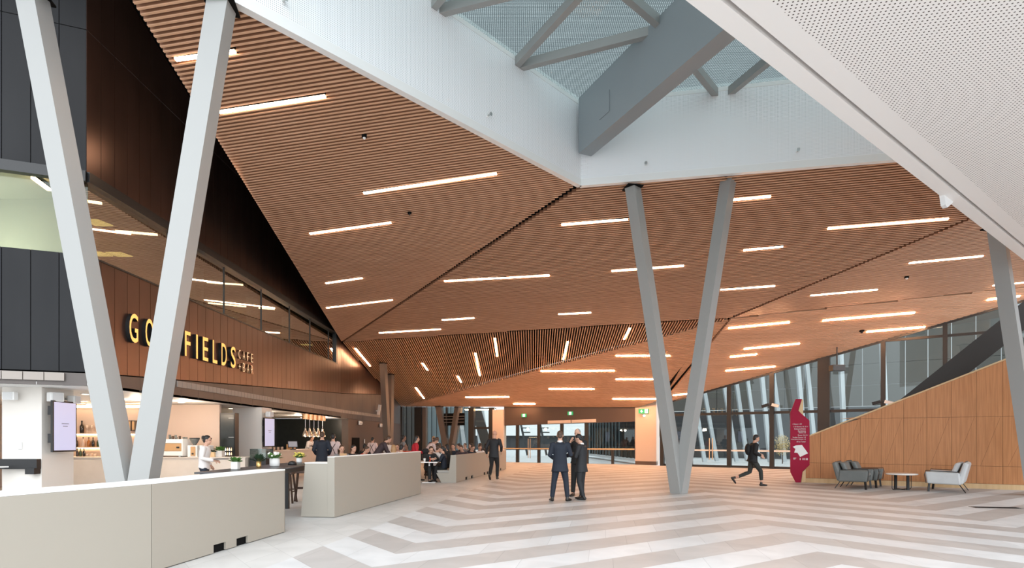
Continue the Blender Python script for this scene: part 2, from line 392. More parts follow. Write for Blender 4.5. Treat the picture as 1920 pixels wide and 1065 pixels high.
def skyglass():
    m = bpy.data.materials.new('fritted_skylight_glass'); m.use_nodes = True; t = m.node_tree; t.nodes.clear()
    out = nd(m,'ShaderNodeOutputMaterial'); tr = nd(m,'ShaderNodeBsdfTransparent'); tl = nd(m,'ShaderNodeBsdfTranslucent'); gl = nd(m,'ShaderNodeBsdfGlossy')
    tr.inputs[0].default_value = (.15,.187,.187,1); tl.inputs[0].default_value = (.28,.325,.325,1); gl.inputs[0].default_value = (.8,.9,.9,1); gl.inputs[1].default_value = .05
    co = nd(m,'ShaderNodeTexCoord'); s = nd(m,'ShaderNodeSeparateXYZ'); ln(m, co.outputs['Object'], s.inputs[0])
    a = mth(m,'SUBTRACT',mth(m,'FRACT',mth(m,'DIVIDE',s.outputs[0],.045)),.5); b = mth(m,'SUBTRACT',mth(m,'FRACT',mth(m,'DIVIDE',s.outputs[1],.045)),.5)
    d = mth(m,'LESS_THAN',mth(m,'SQRT',mth(m,'ADD',mth(m,'MULTIPLY',a,a),mth(m,'MULTIPLY',b,b))),.33)
    m1 = nd(m,'ShaderNodeMixShader'); ln(m,mth(m,'MULTIPLY',d,.6),m1.inputs[0]); ln(m,tr.outputs[0],m1.inputs[1]); ln(m,tl.outputs[0],m1.inputs[2])
    m2 = nd(m,'ShaderNodeMixShader'); m2.inputs[0].default_value = .05; ln(m,m1.outputs[0],m2.inputs[1]); ln(m,gl.outputs[0],m2.inputs[2])
    ln(m,m2.outputs[0],out.inputs[0]); return m
M['skyglass'] = skyglass()
ZB = 6.2                                                            # soffit of the pale bulkhead on the right
E0, E1 = atz(1285,0,ZB), atz(1920,488,ZB); bd_ = (E1-E0).normalized(); bn = V((bd_.y,-bd_.x,0))
up3 = lambda p, z: V((p.x,p.y,z))
far = E0+bd_*17.0; near = E0-bd_*2
sky = MB().face([up3(L0x,ZG+.05), up3(P0,ZG+.05), up3(S1x,ZG+.05), up3(far,ZG+.05), up3(near,ZG+.05)]).build('window_3', M['skyglass']); struct(sky)
def zg(x, y, dz=-.08): return atz(x, y, ZG+dz)
bars = [((965,122),(1170,-102)), ((972,124),(1233,57)), ((1010,-150),(1243,49)), ((803,22),(920,-124)), ((806,25),(1150,-62)), ((1302,125),(1348,182)), ((1356,182),(1437,116)), ((1437,116),(1560,20))]
for (a, b) in bars:
    MB().bar(zg(*a), zg(*b), .16, .22).build('glazing_bar', M['steel_paint'], sky)
bt = thing('roof_beam', 'deep blue-grey steel box beam crossing the skylight from its corner', 'beam')
b0, b1 = P0+V((.12,-.28,0)), atz(1310,-20,11.3)
dv = (b1-b0).to_3d(); dv.z = 0; dv.normalize(); b1 = b0+dv*16
zc = (ZG + (H+(HZ-299)*P0.y/F))/2; hh = ZG-(H+(HZ-299)*P0.y/F)
MB().bar(V((b0.x,b0.y,zc)), V((b1.x,b1.y,zc)), .42, hh).build('girder', M['beam_grey'], bt)
hp = V((b0.x,b0.y,0))+dv*1.35; sd = V((dv.y,-dv.x,0))
if sd.x > 0: sd = -sd
pc = hp+sd*.215; hc = zc-.1
MB().prism([pc+dv*-.24+V((0,0,hc-.28)), pc+dv*.24+V((0,0,hc-.28)), pc+dv*.24+V((0,0,hc+.28)), pc+dv*-.24+V((0,0,hc+.28))], sd*.012).build('access_hatch', M['beam_grey'], bt)

# ---- pale perforated bulkhead over the right-hand side
M['perf2'] = dots_mat('perforated_pale_soffit', (.88,.835,.80), (.07,.05,.04), .051, .20, angle=math.radians(12), axes='XY')
I0 = atz(1360,0,ZB); gapw = (I0-E0).dot(bn)
def strip(o, w0, w1, z, t, i): 
    st = lambda w_: E0+bn*w_+bd_*((5.3-E0.y-bn.y*w_)/bd_.y)
    a, b = st(w0), far+bn*w0; c, d = far+bn*w1, st(w1)
    o.mat(i).prism([up3(a,z),up3(b,z),up3(c,z),up3(d,z)], (0,0,t))
so = MB(); strip(so, .1, gapw-.03, ZB, .12, 0); strip(so, gapw+.03, gapw+.30, ZB, .12, 0); strip(so, gapw+.30, 13.6, ZB, .12, 1); strip(so, .12, 12.9, ZB+.13, .05, 2)
a, b = near, far
so.mat(0).prism([up3(a,ZB),up3(b,ZB),up3(b,ZG+.1),up3(a,ZG+.1)], bn*.1)
struct(so.build('ceiling', [M['white_soffit'] if 'white_soffit' in M else M.setdefault('white_soffit', mat('pale_soffit_paint', (.88,.835,.80), .55)), M['perf2'], M['black']]))
hk = atz(1767,385,ZB-.13)
MB().prism([hk+bd_*-.20+V((0,0,.16)), hk+bd_*-.10+V((0,0,-.04)), hk+bd_*.02+V((0,0,-.06)), hk+bd_*.42+V((0,0,.16))], bn*.08).build('edge_bracket', M['white'])
tag(bpy.data.objects['edge_bracket'], 'small white angled bracket under the edge of the pale bulkhead', 'bracket')

# ---- café front: metal cladding, window band, fascia
def panel_run(mb, p, d, L, zb, zt, width, thick=.05, gap=.014, nrm=None):
    n = max(1, round(L/width)); wd = L/n; nrm = nrm or V((-d.y, d.x, 0))
    for i in range(n):
        s0, s1 = i*wd+gap/2, (i+1)*wd-gap/2; a, b = p+d*s0, p+d*s1
        f = [up3(a,zb(s0)), up3(b,zb(s1)), up3(b,zt(s1)), up3(a,zt(s0))]
        mb.prism(f, nrm*thick)
    mb.cur += 1; a, b = p+nrm*(thick+.01), p+d*L+nrm*(thick+.01)
    mb.face([up3(a,zb(0)), up3(b,zb(L)), up3(b,zt(L)), up3(a,zt(0))]); mb.cur -= 1
YD = V((0,1,0)); LR = 32-CORN.y; SILL, HEAD = 5.54, 7.12; bot = lambda s: 3.01+.0545*s
LL = 5.4; NL = V((-.377,.926,0))                                         # left face length, inward normal
cl = MB()
panel_run(cl, CORN, YD, LR, bot, lambda s: SILL, .46, nrm=V((-1,0,0)))
panel_run(cl, CORN, YD, LR, lambda s: HEAD+.22, lambda s: 10.4, .46, nrm=V((-1,0,0)))
panel_run(cl, CORN, YD, LR, lambda s: 10.42, lambda s: 13, .46, nrm=V((-1,0,0)))
panel_run(cl, V((FX,31.45,0)), YD, .55, lambda s: SILL, lambda s: HEAD+.3, .28, nrm=V((-1,0,0)))
kd = (FEND-KINK); kL = kd.length; kd.normalize()
panel_run(cl, KINK, kd, kL-.4, lambda s: 4.05+.066*s, lambda s: 7.3-.2*s, .46, nrm=V((-1,.07,0)))
struct(cl.build('wall_cafe_front', [M['clad'], M['black']]))
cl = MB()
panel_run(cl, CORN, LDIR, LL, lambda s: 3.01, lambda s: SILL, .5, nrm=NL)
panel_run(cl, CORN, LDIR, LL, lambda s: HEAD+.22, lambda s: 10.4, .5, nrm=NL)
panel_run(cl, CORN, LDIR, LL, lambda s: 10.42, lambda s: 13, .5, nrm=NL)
struct(cl.build('wall_cafe_side', [M['clad_shade'], M['black']]))
# head trims
hb = MB().bar(V((FX-.02,CORN.y,HEAD+.1)), V((FX-.02,31.5,HEAD+.1)), .18, .22).bar(CORN+V((0,0,HEAD+.1)), CORN+LDIR*LL+V((0,0,HEAD+.1)), .18, .22)
hb.bar(V((FX-.03,CORN.y,SILL)), V((FX-.03,31.5,SILL)), .1, .04)
struct(hb.build('trim_1', M['black_frame']))
win = MB().prism([V((FX-.1,CORN.y,SILL)), V((FX-.1,31.2,SILL)), V((FX-.1,31.2,HEAD)), V((FX-.1,CORN.y,HEAD))], (-.02,0,0))
a, b = CORN+NL*.1, CORN+LDIR*LL+NL*.1
win.prism([up3(a,SILL),up3(b,SILL),up3(b,HEAD),up3(a,HEAD)], NL*.02)
win = struct(win.build('window_4', M['glass_cafe']))
for x in (322, 425.6, 494.7, 547, 585, 619.5):
    y = -FX*F/(CX-x); MB().bar(V((FX-.1,y,SILL)), V((FX-.1,y,HEAD)), .05, .035).build('mullion', M['frame_dark'], win)
MB().box((FX-.4,31.3,SILL), .8, .25, HEAD-SILL).build('jamb', M['black_frame'], win)
# fascia below the cladding
FZ = 2.71
fa = MB()
panel_run(fa, V((FX+.02,CORN.y,0)), YD, LR, lambda s: FZ, lambda s: bot(s)-.03, .9, .06, .008, nrm=V((-1,0,0)))
panel_run(fa, KINK+V((.02,0,0)), kd, kL-.4, lambda s: FZ, lambda s: 4.02+.066*s, .9, .06, .008, nrm=V((-1,.07,0)))
panel_run(fa, CORN+V((.02,0,0)), LDIR, LL, lambda s: FZ, lambda s: 2.98, .9, .06, .008, nrm=NL)
struct(fa.build('trim_2', [M['fascia'], M['black']]))
gr = MB()
for i in range(95):
    y = 16.3+i*.24; x = FX if y < 32 else FX+(y-32)*kd.x/kd.y
    if y < 40: gr.mat(0).box((x+.03,y+.115,2.99), .03, .225, .17)
for i in range(14): 
    p = CORN+LDIR*(.55+i*.36); gr.box((p.x+.01,p.y-.045,2.80), .345, .03, .17, math.atan2(LDIR.y,LDIR.x))
struct(gr.build('trim_3', M['grille']))

struct(MB().prism([CORN+V((-.12,.05,2.78)), V((FX-.12,33,2.78)), V((-16,33,2.78)), V((-16,11,2.78)), CORN+LDIR*LL+NL*.12+V((0,0,2.78))], (0,0,2.35)).build('ceiling', M['black']))  # unseen black mass added behind cladding and fascia to stop light leaks
kq = V((-.14,.02,0)); struct(MB().prism([KINK+kq+V((0,0,2.79)), FEND+kq+V((0,0,2.79)), FEND+V((-1.5,0,2.79)), KINK+V((-1.5,0,2.79))], (0,0,3.2)).build('ceiling', M['black']))  # another added black mass, blocking sky behind the kinked cladding
# ---- rooms behind the café front
ri = MB()
cw0, cw1 = CORN+NL*.15, CORN+LDIR*LL+NL*.15
rp_ = lambda z: [up3(cw1,z), up3(cw0,z), V((FX-.15,34,z)), V((-16,34,z))]
ri.mat(0).face(rp_(7.6))
for i in range(58): ri.mat(0).box((-12.6,14.9+i*.33,7.42), 6.6, .05, .16)
ri.mat(0).face([V((-16,10,5.2)), V((-16,34,5.2)), V((-16,34,7.6)), V((-16,10,7.6))])
ri.mat(0).face(rp_(5.3))
ri.mat(1).face([V((-17,14.6,5.2)), V((-10.95,14.6,5.2)), V((-10.95,14.6,7.5)), V((-17,14.6,7.5))])
ri.mat(1).face([up3(cw1,7.45), up3(CORN+LDIR*1.0+NL*.15,7.45), V((-10.9,14.6,7.45)), V((-16,14.6,7.45))])
ri.mat(1).face([up3(cw1,5.2), V((-16,14.6,5.2)), V((-16,14.6,7.6)), up3(cw1,7.6)])
ri.mat(0).face([V((-16,32,5.2)), V((FX,32,5.2)), V((FX,32,7.6)), V((-16,32,7.6))])
for y in (20.5, 25, 28.8): ri.mat(1).box((-10.9,y,5.3), .3, .5, 2.2)
struct(ri.build('wall_upper_room', [M['olive_wall'], M['lime_wall']]))
ci = MB()
ci.mat(0).prism([V((FX+.02,CORN.y,FZ)), V((FX+.02,33.2,FZ)), V((-20,33.2,FZ)), V((-20,9,FZ)), CORN+LDIR*LL+V((0,0,FZ))], (0,0,.06))
struct(ci.build('ceiling', M['white']))
struct(MB().box((-14.8,19.6,0), 10.4, .12, 2.7).build('wall_back_bar', M['pinkwall']))
struct(MB().box((-17.2,15,0), .1, 10, 2.7).build('wall_cafe_left', M['pinkwall']))
struct(MB().box((-15.5,13.4,0), 2.6, .1, 2.7).build('wall_cafe_return', M['brownwall']))
kt = MB().box((-13.2,27,0), .1, 13, 2.7).box((-11.2,33.3,0), 4.1, .1, 2.7)
struct(kt.build('wall_kitchen', M['tile_dark']))
lw = MB().prism([V((FX-.02,33.2,0)), KINK+kd*1.2+V((-.02,0,0)), FEND-kd*.3+V((-.02,0,0)), FEND-kd*.3+V((-.3,0,0)), V((FX-.3,33.2,0))], (0,0,FZ+.05))
struct(lw.build('wall_cafe_end', M['brownwall']))
# dark opening in the end wall
def onx(x, dx=0): # point of the end wall plane in picture column x
    return on_line(KINK, kd, x)+V((dx,0,0))
o1, o2 = onx(660,.02), onx(673,.02)
struct(MB().prism([up3(o1,0),up3(o2,0),up3(o2,1.65),up3(o1,1.65)], (.02,0,0)).build('door_3', M['black']))
struct(MB().box((-9.52,21.85,0), 1.04, .9, FZ).build('wall_pillar', M['cream']))
struct(MB().box((-10.87,13.68,0), .88, .96, FZ).build('wall_pillar', M['cream']))

# ---- glass wall on the right
def glasswall(name, p, d, cols, zb, topf, frames):
    a, b = on_line(p,d,cols[0]), on_line(p,d,cols[1])
    n = V((-d.y,d.x,0)); 
    if n.y < 0: n = -n
    g = MB().prism([up3(a,zb),up3(b,zb),up3(b,topf(b)),up3(a,topf(a))], n*.02)
    g = struct(g.build(name, M['glass']))
    for x, wd, dp, col in frames:
        q = on_line(p,d,x); MB().prism([q-d*wd/2-n*dp*.5, q+d*wd/2-n*dp*.5, q+d*wd/2+n*dp*.5, q-d*wd/2+n*dp*.5], (0,0,topf(q))).build('mullion', M[col], g)
    return g, a, b, n
topE = lambda q: zon(plE,q.x,q.y)-.02
g2, ga, gb, gn = glasswall('window_1', GW0, GWD, (1240,2080), 0, topE, [(1242,.22,.25,'frame_dark'),(1298,.06,.1,'frame_dark'),(1367.5,.22,.22,'frame_dark'),(1447.5,.22,.22,'frame_dark'),(1545,.55,.35,'frame_dark'),(1656,.2,.2,'frame_dark'),(1772,.18,.2,'frame_dark'),(1893,.18,.2,'frame_dark'),(1990,.18,.2,'frame_dark')])
def rail(par, a, b, z, w, h, m, name, off=0): 
    return MB().bar(up3(a,z)+gn*off, up3(b,z)+gn*off, w, h).build(name, M[m], par)
rail(g2, ga, on_line(GW0,GWD,1660), 2.98, .12, .14, 'frame_dark', 'transom')
rail(g2, on_line(GW0,GWD,1640), gb, 6.3, .1, .12, 'frame_dark', 'transom')
rail(g2, ga, on_line(GW0,GWD,1560), .06, .1, .12, 'frame_dark', 'sill')
rail(g2, ga, on_line(GW0,GWD,1560), .94, .05, .09, 'cap', 'push_rail', -.05)
struct(MB().bar(up3(ga,topE(ga)+.0), up3(gb,topE(gb)+.0), .14, .1).build('trim_4', M['frame_dark']))
# ---- door wall at the far end
DN = V((.4415,.897,0)).normalized()
dl, dr = on_line(DW0,DWD,945), on_line(DW0,DWD,1190)
topD = lambda q: zon(plD,q.x,q.y)-.02
def hz(q, y): return H+(HZ-y)*q.y/F
HB = lambda q: 2.5+(q.x+.55)*.02
g5 = struct(MB().prism([up3(dl,0),up3(dr,0),up3(dr,HB(dr)),up3(dl,HB(dl))], DN*.02).build('door_1', M['glass']))
for x, wd in ((970.5,.2),(1010.5,.18),(1053.5,.2),(1100,.24)):
    q = on_line(DW0,DWD,x); MB().box(q, wd, .16, HB(q), math.atan2(DWD.y,DWD.x)).build('door_post', M['frame_dark'], g5)
q = on_line(DW0,DWD,1149); MB().box(q, .16, .14, .95, math.atan2(DWD.y,DWD.x)).build('door_post', M['frame_dark'], g5)
MB().bar(up3(dl,.93)-DN*.06, up3(dr,.95)-DN*.06, .05, .08).build('push_rail', M['light_wood'], g5)
for x in (991.5, 995.2):
    q = on_line(DW0,DWD,x)-DN*.1; MB().cyl(up3(q,.3), up3(q,1.6), .022).build('pull_handle', M['copper'], g5)
hd = MB().prism([up3(dl,HB(dl)), up3(dr+DWD*.15,HB(dr)), up3(dr+DWD*.15,topD(dr)+.1), up3(dl,topD(dl)+.1)], DN*.3)
struct(hd.build('wall_door_head', M['bronze_head'] if 'bronze_head' in M else M.setdefault('bronze_head', mat('brown_head_panel', (.075,.05,.038), .5))))
oa, ob = on_line(DW0,DWD,1028), on_line(DW0,DWD,1118)
for s0, s1 in ((0,.485),(.505,1)):
    p, q = lerp(oa,ob,s0)-DN*.1, lerp(oa,ob,s1)-DN*.1
    MB().prism([up3(p,HB(p)+.03),up3(q,HB(q)+.03),up3(q,HB(q)+.23),up3(p,HB(p)+.23)], DN*.1).build('door_operator', M['pier'], g5)
# pier between the doors and the right glass wall, and the pier left of the doors
pa, pb = on_line(DW0,DWD,1191), on_line(DW0,DWD,1233)
pr = MB().prism([pa,pb-DN*.35,pb+DN*.5,pa+DN*.5], (0,0,4.3)); pr.mat(1).prism([pa-DN*.03,pb-DN*.38,pb,pa], (0,0,.22))
struct(pr.build('wall_pier', [M['pier'], M['brownwall']]))
pa, pb = on_line(DW0,DWD,926), on_line(DW0,DWD,945.5)
struct(MB().prism([pa-DN*.2,pb-DN*.2,pb+DN*.3,pa+DN*.3], (0,0,3.6)).build('wall_pier', M['pier']))
# ---- glass wall left of the doors
tl = lambda q: max(3.2, zon(plD,q.x,q.y)-.02)
g6, a6, b6, n6 = glasswall('window_2', DW0, DWD, (752,927), 0, tl, [(753.5,.25,.3,'frame_dark'),(785.5,.62,.3,'frame_dark'),(797,.3,.3,'bronze_steel'),(885,.42,.3,'frame_dark'),(922,.34,.3,'frame_dark'),(838,.1,.2,'frame_dark')])
MB().bar(up3(on_line(DW0,DWD,885),2.35), up3(on_line(DW0,DWD,922),2.35), .1, .14).build('transom', M['frame_dark'], g6)
la, lb = on_line(DW0,DWD,833), on_line(DW0,DWD,871)
lv = MB().prism([up3(la,2.55)-DN*.05, up3(lb,2.55)-DN*.05, up3(lb,3.42)-DN*.05, up3(la,3.42)-DN*.05], DN*.1); lv = lv.build('louvre_panel', M['black'], g6)
for z in (2.78,3.0,3.2): MB().bar(up3(la,z)-DN*.08, up3(lb,z)-DN*.08, .05, .03).build('louvre_blade', M['grille'], lv)
pa, pb = on_line(DW0,DWD,738)-V((0,1.2,0)), on_line(DW0,DWD,751.5)-V((0,.6,0))
struct(MB().prism([pa,pb,pb+V((0,.4,0)),pa+V((0,.4,0))], (0,0,4.3)).build('wall_end_pier', M['pier']))

# ---- timber balustrade wall on the right
wn = V((-WWD.y,WWD.x,0)); wpl = (wn, wn.dot(WW0))
def whit(x, y): return hit(wpl, x, y)
ta, tb = whit(1517,818.7), whit(1887,674.5)
def tops(s): # top height s metres along the wall from WW0
    sa, sb = (ta-WW0).dot(WWD), (tb-WW0).dot(WWD); return ta.z+(tb.z-ta.z)*(s-sa)/(sb-sa)
seams = [1503,1538.3,1575.5,1613.1,1653.3,1694.6,1737.8,1784,1831,1880.2]
ss = [(on_line(WW0,WWD,x)-WW0).dot(WWD) for x in seams]
while len(ss) < 17: ss.append(ss[-1]+.78)
z1, z2, z3 = whit(1613,785).z, whit(1537.6,868).z, whit(1504,896).z
tm = MB(); gp = .007
for s0, s1 in zip(ss, ss[1:]):
    a, b = WW0+WWD*(s0+gp/2), WW0+WWD*(s1-gp/2)
    for lo, hi, diag in ((z3,z2,0),(z2,z1,1),(z1,99,1)):
        h0, h1 = min(hi,tops(s0)), min(hi,tops(s1))
        if h1 <= lo+.02: continue
        h0 = max(h0, lo+.01)
        q0, q1, q2, q3 = up3(a,lo+gp/2), up3(b,lo+gp/2), up3(b,h1-gp/2), up3(a,h0-gp/2)
        if diag and h1-h0 < .2:
            e = lerp(q0,q1,.15); f = lerp(q3,q2,.92); k = WWD*.004
            tm.prism([q0,e,f,q3], wn*.03); tm.prism([e+k,q1,q2,f+k], wn*.03)
        else: tm.prism([q0,q1,q2,q3], wn*.03)
A, B = WW0+WWD*ss[0], WW0+WWD*ss[-1]
tm.mat(1).prism([up3(A,0)+wn*.035,up3(B,0)+wn*.035,up3(B,tops(ss[-1])-.02)+wn*.035,up3(A,tops(ss[0])-.02)+wn*.035], wn*.22)
struct(tm.build('wall_timber', [M['orange_wood'], M['black_wood'] if 'black_wood' in M else M.setdefault('black_wood', mat('dark_joint_timber', (.10,.05,.025), .7))]))  # dark timber core behind the panels, seen in their joints
struct(MB().prism([up3(A,tops(ss[0]))-wn*.015,up3(B,tops(ss[-1]))-wn*.015,up3(B,tops(ss[-1])+.05)-wn*.015,up3(A,tops(ss[0])+.05)-wn*.015], wn*.3).build('trim_5', M['light_wood']))
struct(MB().prism([A-wn*.0,B-wn*.0,up3(B,z3-.004),up3(A,z3-.004)], wn*.03).build('baseboard_timber', M['light_wood']))
# stair stringer behind the balustrade
spl = (wn, wn.dot(WW0+wn*2.4))
p, q = hit(spl,1752,724), hit(spl,1925,588)
st = MB().bar(p-(q-p)*.35, q+(q-p)*.5, .3, .72)
tag(st.build('stair_stringer', M['frame_dark']), 'dark sloping steel stair beam behind the timber wall', 'stair beam')
# ================================================================ COLUMNS
def strut(mb_name, p, q, w, root, m, roll=.62):
    MB().bar(p, q, w, w, up=(0,1,0), roll=roll).build(mb_name, m, root, bevel=.01)
def vcol(label, base, top1, top2, w, m, roll=(0,0)):
    r = thing('v_column', label, 'column', base)
    b = V(base); 
    for s, t in ((-1,top1),(1,top2)):
        t = V(t)-b; e = (t).normalized()
        MB().bar(V((s*.02,0,-.02)), t+e*.05, w, w, up=(0,1,0), roll=roll[(s+1)//2]).build('strut', m, r)
        MB().box(t+V((0,0,.0)), w*1.45, w*1.45, .03, .2).build('collar', M['black'], r)  # black plate drawn in place of the dark gap where battens are cut
    return r
Y1 = 10.0; q = lambda x, y, Y: at(x, y, Y)
vcol('pale grey steel V column nearest the camera, rising in front of the café sign', fl(251,997), q(60,-8,Y1), q(415,12,Y1), .335, M['steel_paint'], (-.10,.04))
vcol('pale grey steel V column standing alone on the chevron floor near the middle', fl(1273,924.5), q(1186.5,353,17.25), q(1365.5,339,17.1), .325, M['steel_paint'], (-.81,-.83))
vcol('pale grey steel V column half out of frame beside the timber wall', fl(1944,929), q(1868,428,16.5), q(2040,420,16.5), .35, M['steel_paint'], (-.93,-.9))
t1, t2 = hit(plC,718.5,682), hit(plC,732.5,703); bb = V((at(731,870,(t1.y+t2.y)/2).x, (t1.y+t2.y)/2-.3, 0))
vcol('brown steel V column seen edge-on against the end of the café front', bb, t1, t2, .33, M['bronze_steel'], (-.3,-.3))
t1, t2 = hit(plD,823.5,763), hit(plD,860,764); ym = (t1.y+t2.y)/2
vcol('brown steel V column behind the diners, before the far glass wall', V((at(843,870,ym).x,ym,0)), t1, t2, .42, M['bronze_steel'], (-.4,-.8))

# ================================================================ LINEAR CEILING LIGHTS
LI = {
 'A': (plA, [(329,111,441,96,'short light crossing behind the nearest V column, high up'),(411,210,610,180,'long light left of the skylight, nearest the camera'),(682,362,931,325,'longest light running under the left skylight edge'),
   (581,438,733,417,'medium light halfway along the ceiling beside the café front'),(611,531,679,521,'short light beside the café front, above the last one'),(612,577,736,562,'last light before the corner of the café front')]),
 'B': (plB, [(1053,421,1177,411,'medium light just left of the middle V column top'),(833,527,1030,516,'longest light right of the black ceiling seam'),(1147,508,1282,498,'light running behind the left arm of the middle V column'),
   (829,600,889,596,'short light above the vertical battens, left of the other short one'),(711,624,826,617,'long light low on the left, just above the vertical battens'),(1047,589,1108,586,'short light above the right part of the vertical battens'),
   (1366,375,1445,368,'short light touching the top of the middle V column, right side'),(1394,469,1468,462,'short light right of the middle V column, halfway up'),(1552,428,1778,410,'longest light on the right, below the pale bulkhead'),(1351,543,1453,536,'medium light beside the right arm of the middle V column')]),
 'F': (plF, [(1705,493,1843,480,'light below the dotted seam nearest the right column'),(1520,554,1645,543,'light below the dotted seam, farther from the right column'),(1862,535,1935,528,'light passing behind the right-hand column, upper one')]),
 'E': (plE, [(1366,615,1480,604,'light starting at the ceiling corner, upper left of the right wing'),(1543,601,1715,586,'longest light above the timber wall'),(1625,622,1734,613,'light nearest the top of the right glass wall'),(1395,654,1499,644,'middle light left of the totem, above two more'),
   (1369,669,1419,664,'shortest light left above the right glass wall'),(1361,695,1453,687,'lowest long light above the right glass wall'),(1851,562,1912,555,'light passing behind the right-hand column, lower one'),(1262,741,1292,738,'short light framed low between the arms of the middle V column')]),
 'C': (plC, [(666,653,694,686,'slanting light nearest the café front among the lengthwise battens'),(792,681,802,694,'short slanting light in the middle of the lengthwise battens'),(858,705,865,717,'shortest slanting light above the diners'),(780,727,795,747,'lowest slanting light among the lengthwise battens'),
   (891,662,900,704,'longest slanting light among the lengthwise battens'),(928,634,932,668,'upright-looking light at the upper middle of the lengthwise battens'),(1065,640,1056,674,'light leaning right among the lengthwise battens'),(1181,615,1170,636,'lengthwise light beside the left arm of the middle V column')]),
 'D': (plD, [(1014,696,1152,695,'longest light of the low ceiling before the doors'),(1155,667,1256,667,'highest light of the low ceiling, behind the middle V column'),(1155,711,1228,711,'light of the low ceiling meeting the middle V column, second down'),(1029,729,1114,729,'light of the low ceiling above the three standing men'),
   (873,745,954,744,'light of the low ceiling above the walking man'),(963,757,1003,757,'short light of the low ceiling left of the doors'),(1149,748,1230,748,'light of the low ceiling just above the pale pier'),(872,768,929,767.5,'thin light over the far glass wall left of the walking man'),(955,769.5,1025,769,'thin light right above the brown door head, left end'),(1062,767,1100,766.5,'thin light right above the brown door head, centre')])}
for key, (pl, ls) in LI.items():
    for x0, y0, x1, y1, lab in ls:
        a, b = hit(pl,x0,y0), hit(pl,x1,y1); c = (a+b)/2; n = pl[0]
        r = thing('linear_light', 'warm white '+lab, 'ceiling light', c, 0, 'linear lights in the timber ceiling')
        d = (b-a)/2
        e = d.normalized()*.03
        MB().bar(-d-e+n*-.045, d+e+n*-.045, .115, .075, up=n).build('housing', M['black'], r)
        MB().bar(-d+n*.005, d+n*.005, .085, .03, up=n).build('diffuser', M['led_low' if key in 'DE' else 'led_mid' if key == 'C' else 'led'], r)
# small ceiling fittings
def dome(p, n, lab, m, r=.09, cat='ceiling camera', name='dome_camera'):
    t = thing(name, lab, cat, p); 
    MB().cyl(V((0,0,.02)), V((0,0,-.05)), r, 14).build('base', M['black'], t)
    MB().ell((0,0,-.06), (r*.6,r*.6,r*.6)).build('lens', m, t, True)
dome(hit(plA,683,254), 0, 'small white-lensed sensor among battens left of the skylight', M['white'], .06, 'sensor', 'ceiling_sensor')
dome(hit(plA,768,398), 0, 'small black sensor among battens below the long light', M['black_frame'], .06, 'sensor', 'ceiling_sensor')
dome(hit(plE,1616,620), 0, 'black dome camera on the ceiling left of the light above the right glass wall', M['black_frame'], .11)
dome(hit(plF,1700,519), 0, 'tiny white sensor on the ceiling below the dotted seam', M['white'], .08, 'sensor', 'ceiling_sensor')
def sprinkler(p, d, lab):
    t = thing('sprinkler', lab, 'sprinkler', p)
    MB().cyl(V((0,0,0)), d*.12, .02).cyl(d*.12, d*.13, .045).build('head', M['metal'], t); MB().cyl(V((0,0,0)), d*.02, .04).build('rose', M['white'], t)
nl = (P0-L0).normalized(); nl = V((nl.y,-nl.x,0))
def on_vert(p, nrm, x, y): return hit((nrm, nrm.dot(p)), x, y)
sprinkler(on_vert(P0+nl*.06,nl,530,4), nl, 'tiny sprinkler head near the upper left end of the white skylight wall')
sprinkler(on_vert(P0+nl*.06,nl,914,217), nl, 'tiny sprinkler head halfway along the left white skylight wall')
nb = (S1-P0).normalized(); nb = V((nb.y,-nb.x,0))
sprinkler(on_vert(P0+nb*.06,nb,1211,309), nb, 'tiny sprinkler head on the white skylight wall below the box beam')
sprinkler(on_vert(P0+nb*.06,nb,1495,284), nb, 'tiny sprinkler head at the right end of the white skylight wall')

# ================================================================ CAFÉ SIGN
def text_mesh(s, h, wx, depth, bold=0.0):
    cu = bpy.data.curves.new('t', 'FONT'); cu.body = s; cu.extrude = depth/2; cu.offset = bold; cu.resolution_u = 4
    o = bpy.data.objects.new('t', cu); COL.objects.link(o); bpy.context.view_layer.update()
    me = bpy.data.meshes.new_from_object(o.evaluated_get(bpy.context.evaluated_depsgraph_get()))
    bpy.data.objects.remove(o); bpy.data.curves.remove(cu)
    ys = [v.co.y for v in me.vertices]; xs = [v.co.x for v in me.vertices]; y0, y1, x0, x1 = min(ys), max(ys), min(xs), max(xs)
    for v in me.vertices:
        v.co.x = (v.co.x-x0)/(x1-x0)*wx; v.co.y = (v.co.y-y0)/(y1-y0)*h
    return me
sg = thing('cafe_sign', 'large raised amber capital letters with small lines CAFE + BAR on bronze cladding', 'sign', (FX, 14.1, 3.9))
Rz = Matrix(((0,0,1),(1,0,0),(0,1,0))).to_4x4()                # text x -> world y, text y -> world z, text normal -> +x
def letter(ch, y, z, h, wd, dep, face, side, bold, out):
    me = text_mesh(ch, h, wd, dep, bold); me.transform(Rz); me.materials.append(side); me.materials.append(face)
    for p in me.polygons: p.material_index = 1 if p.normal.x > .9 else 0
    o = bpy.data.objects.new('letter', me); COL.objects.link(o); o.parent = sg; o.location = (out, y-14.1, z-3.9)
for ch, y, wd in (('G',14.16,.33),('O',14.78,.34),('L',15.40,.28),('D',15.90,.33),('F',16.56,.29),('I',17.15,.09),('E',17.52,.31),('L',18.10,.28),('D',18.65,.34),('S',19.27,.33)):
    letter(ch, y, 3.885, .695, wd, .10, M['sign_face'], M['black_frame'], .006, .05)
for row, z in (('CAFE',4.27),('+BAR',3.86)):
    for k, ch in enumerate(row):
        letter(ch, 19.92+k*.32, z+(.06 if ch == '+' else 0), .17 if ch == '+' else .29, .15, .05, M['sign_small'], M['copper'], -.022, .03)

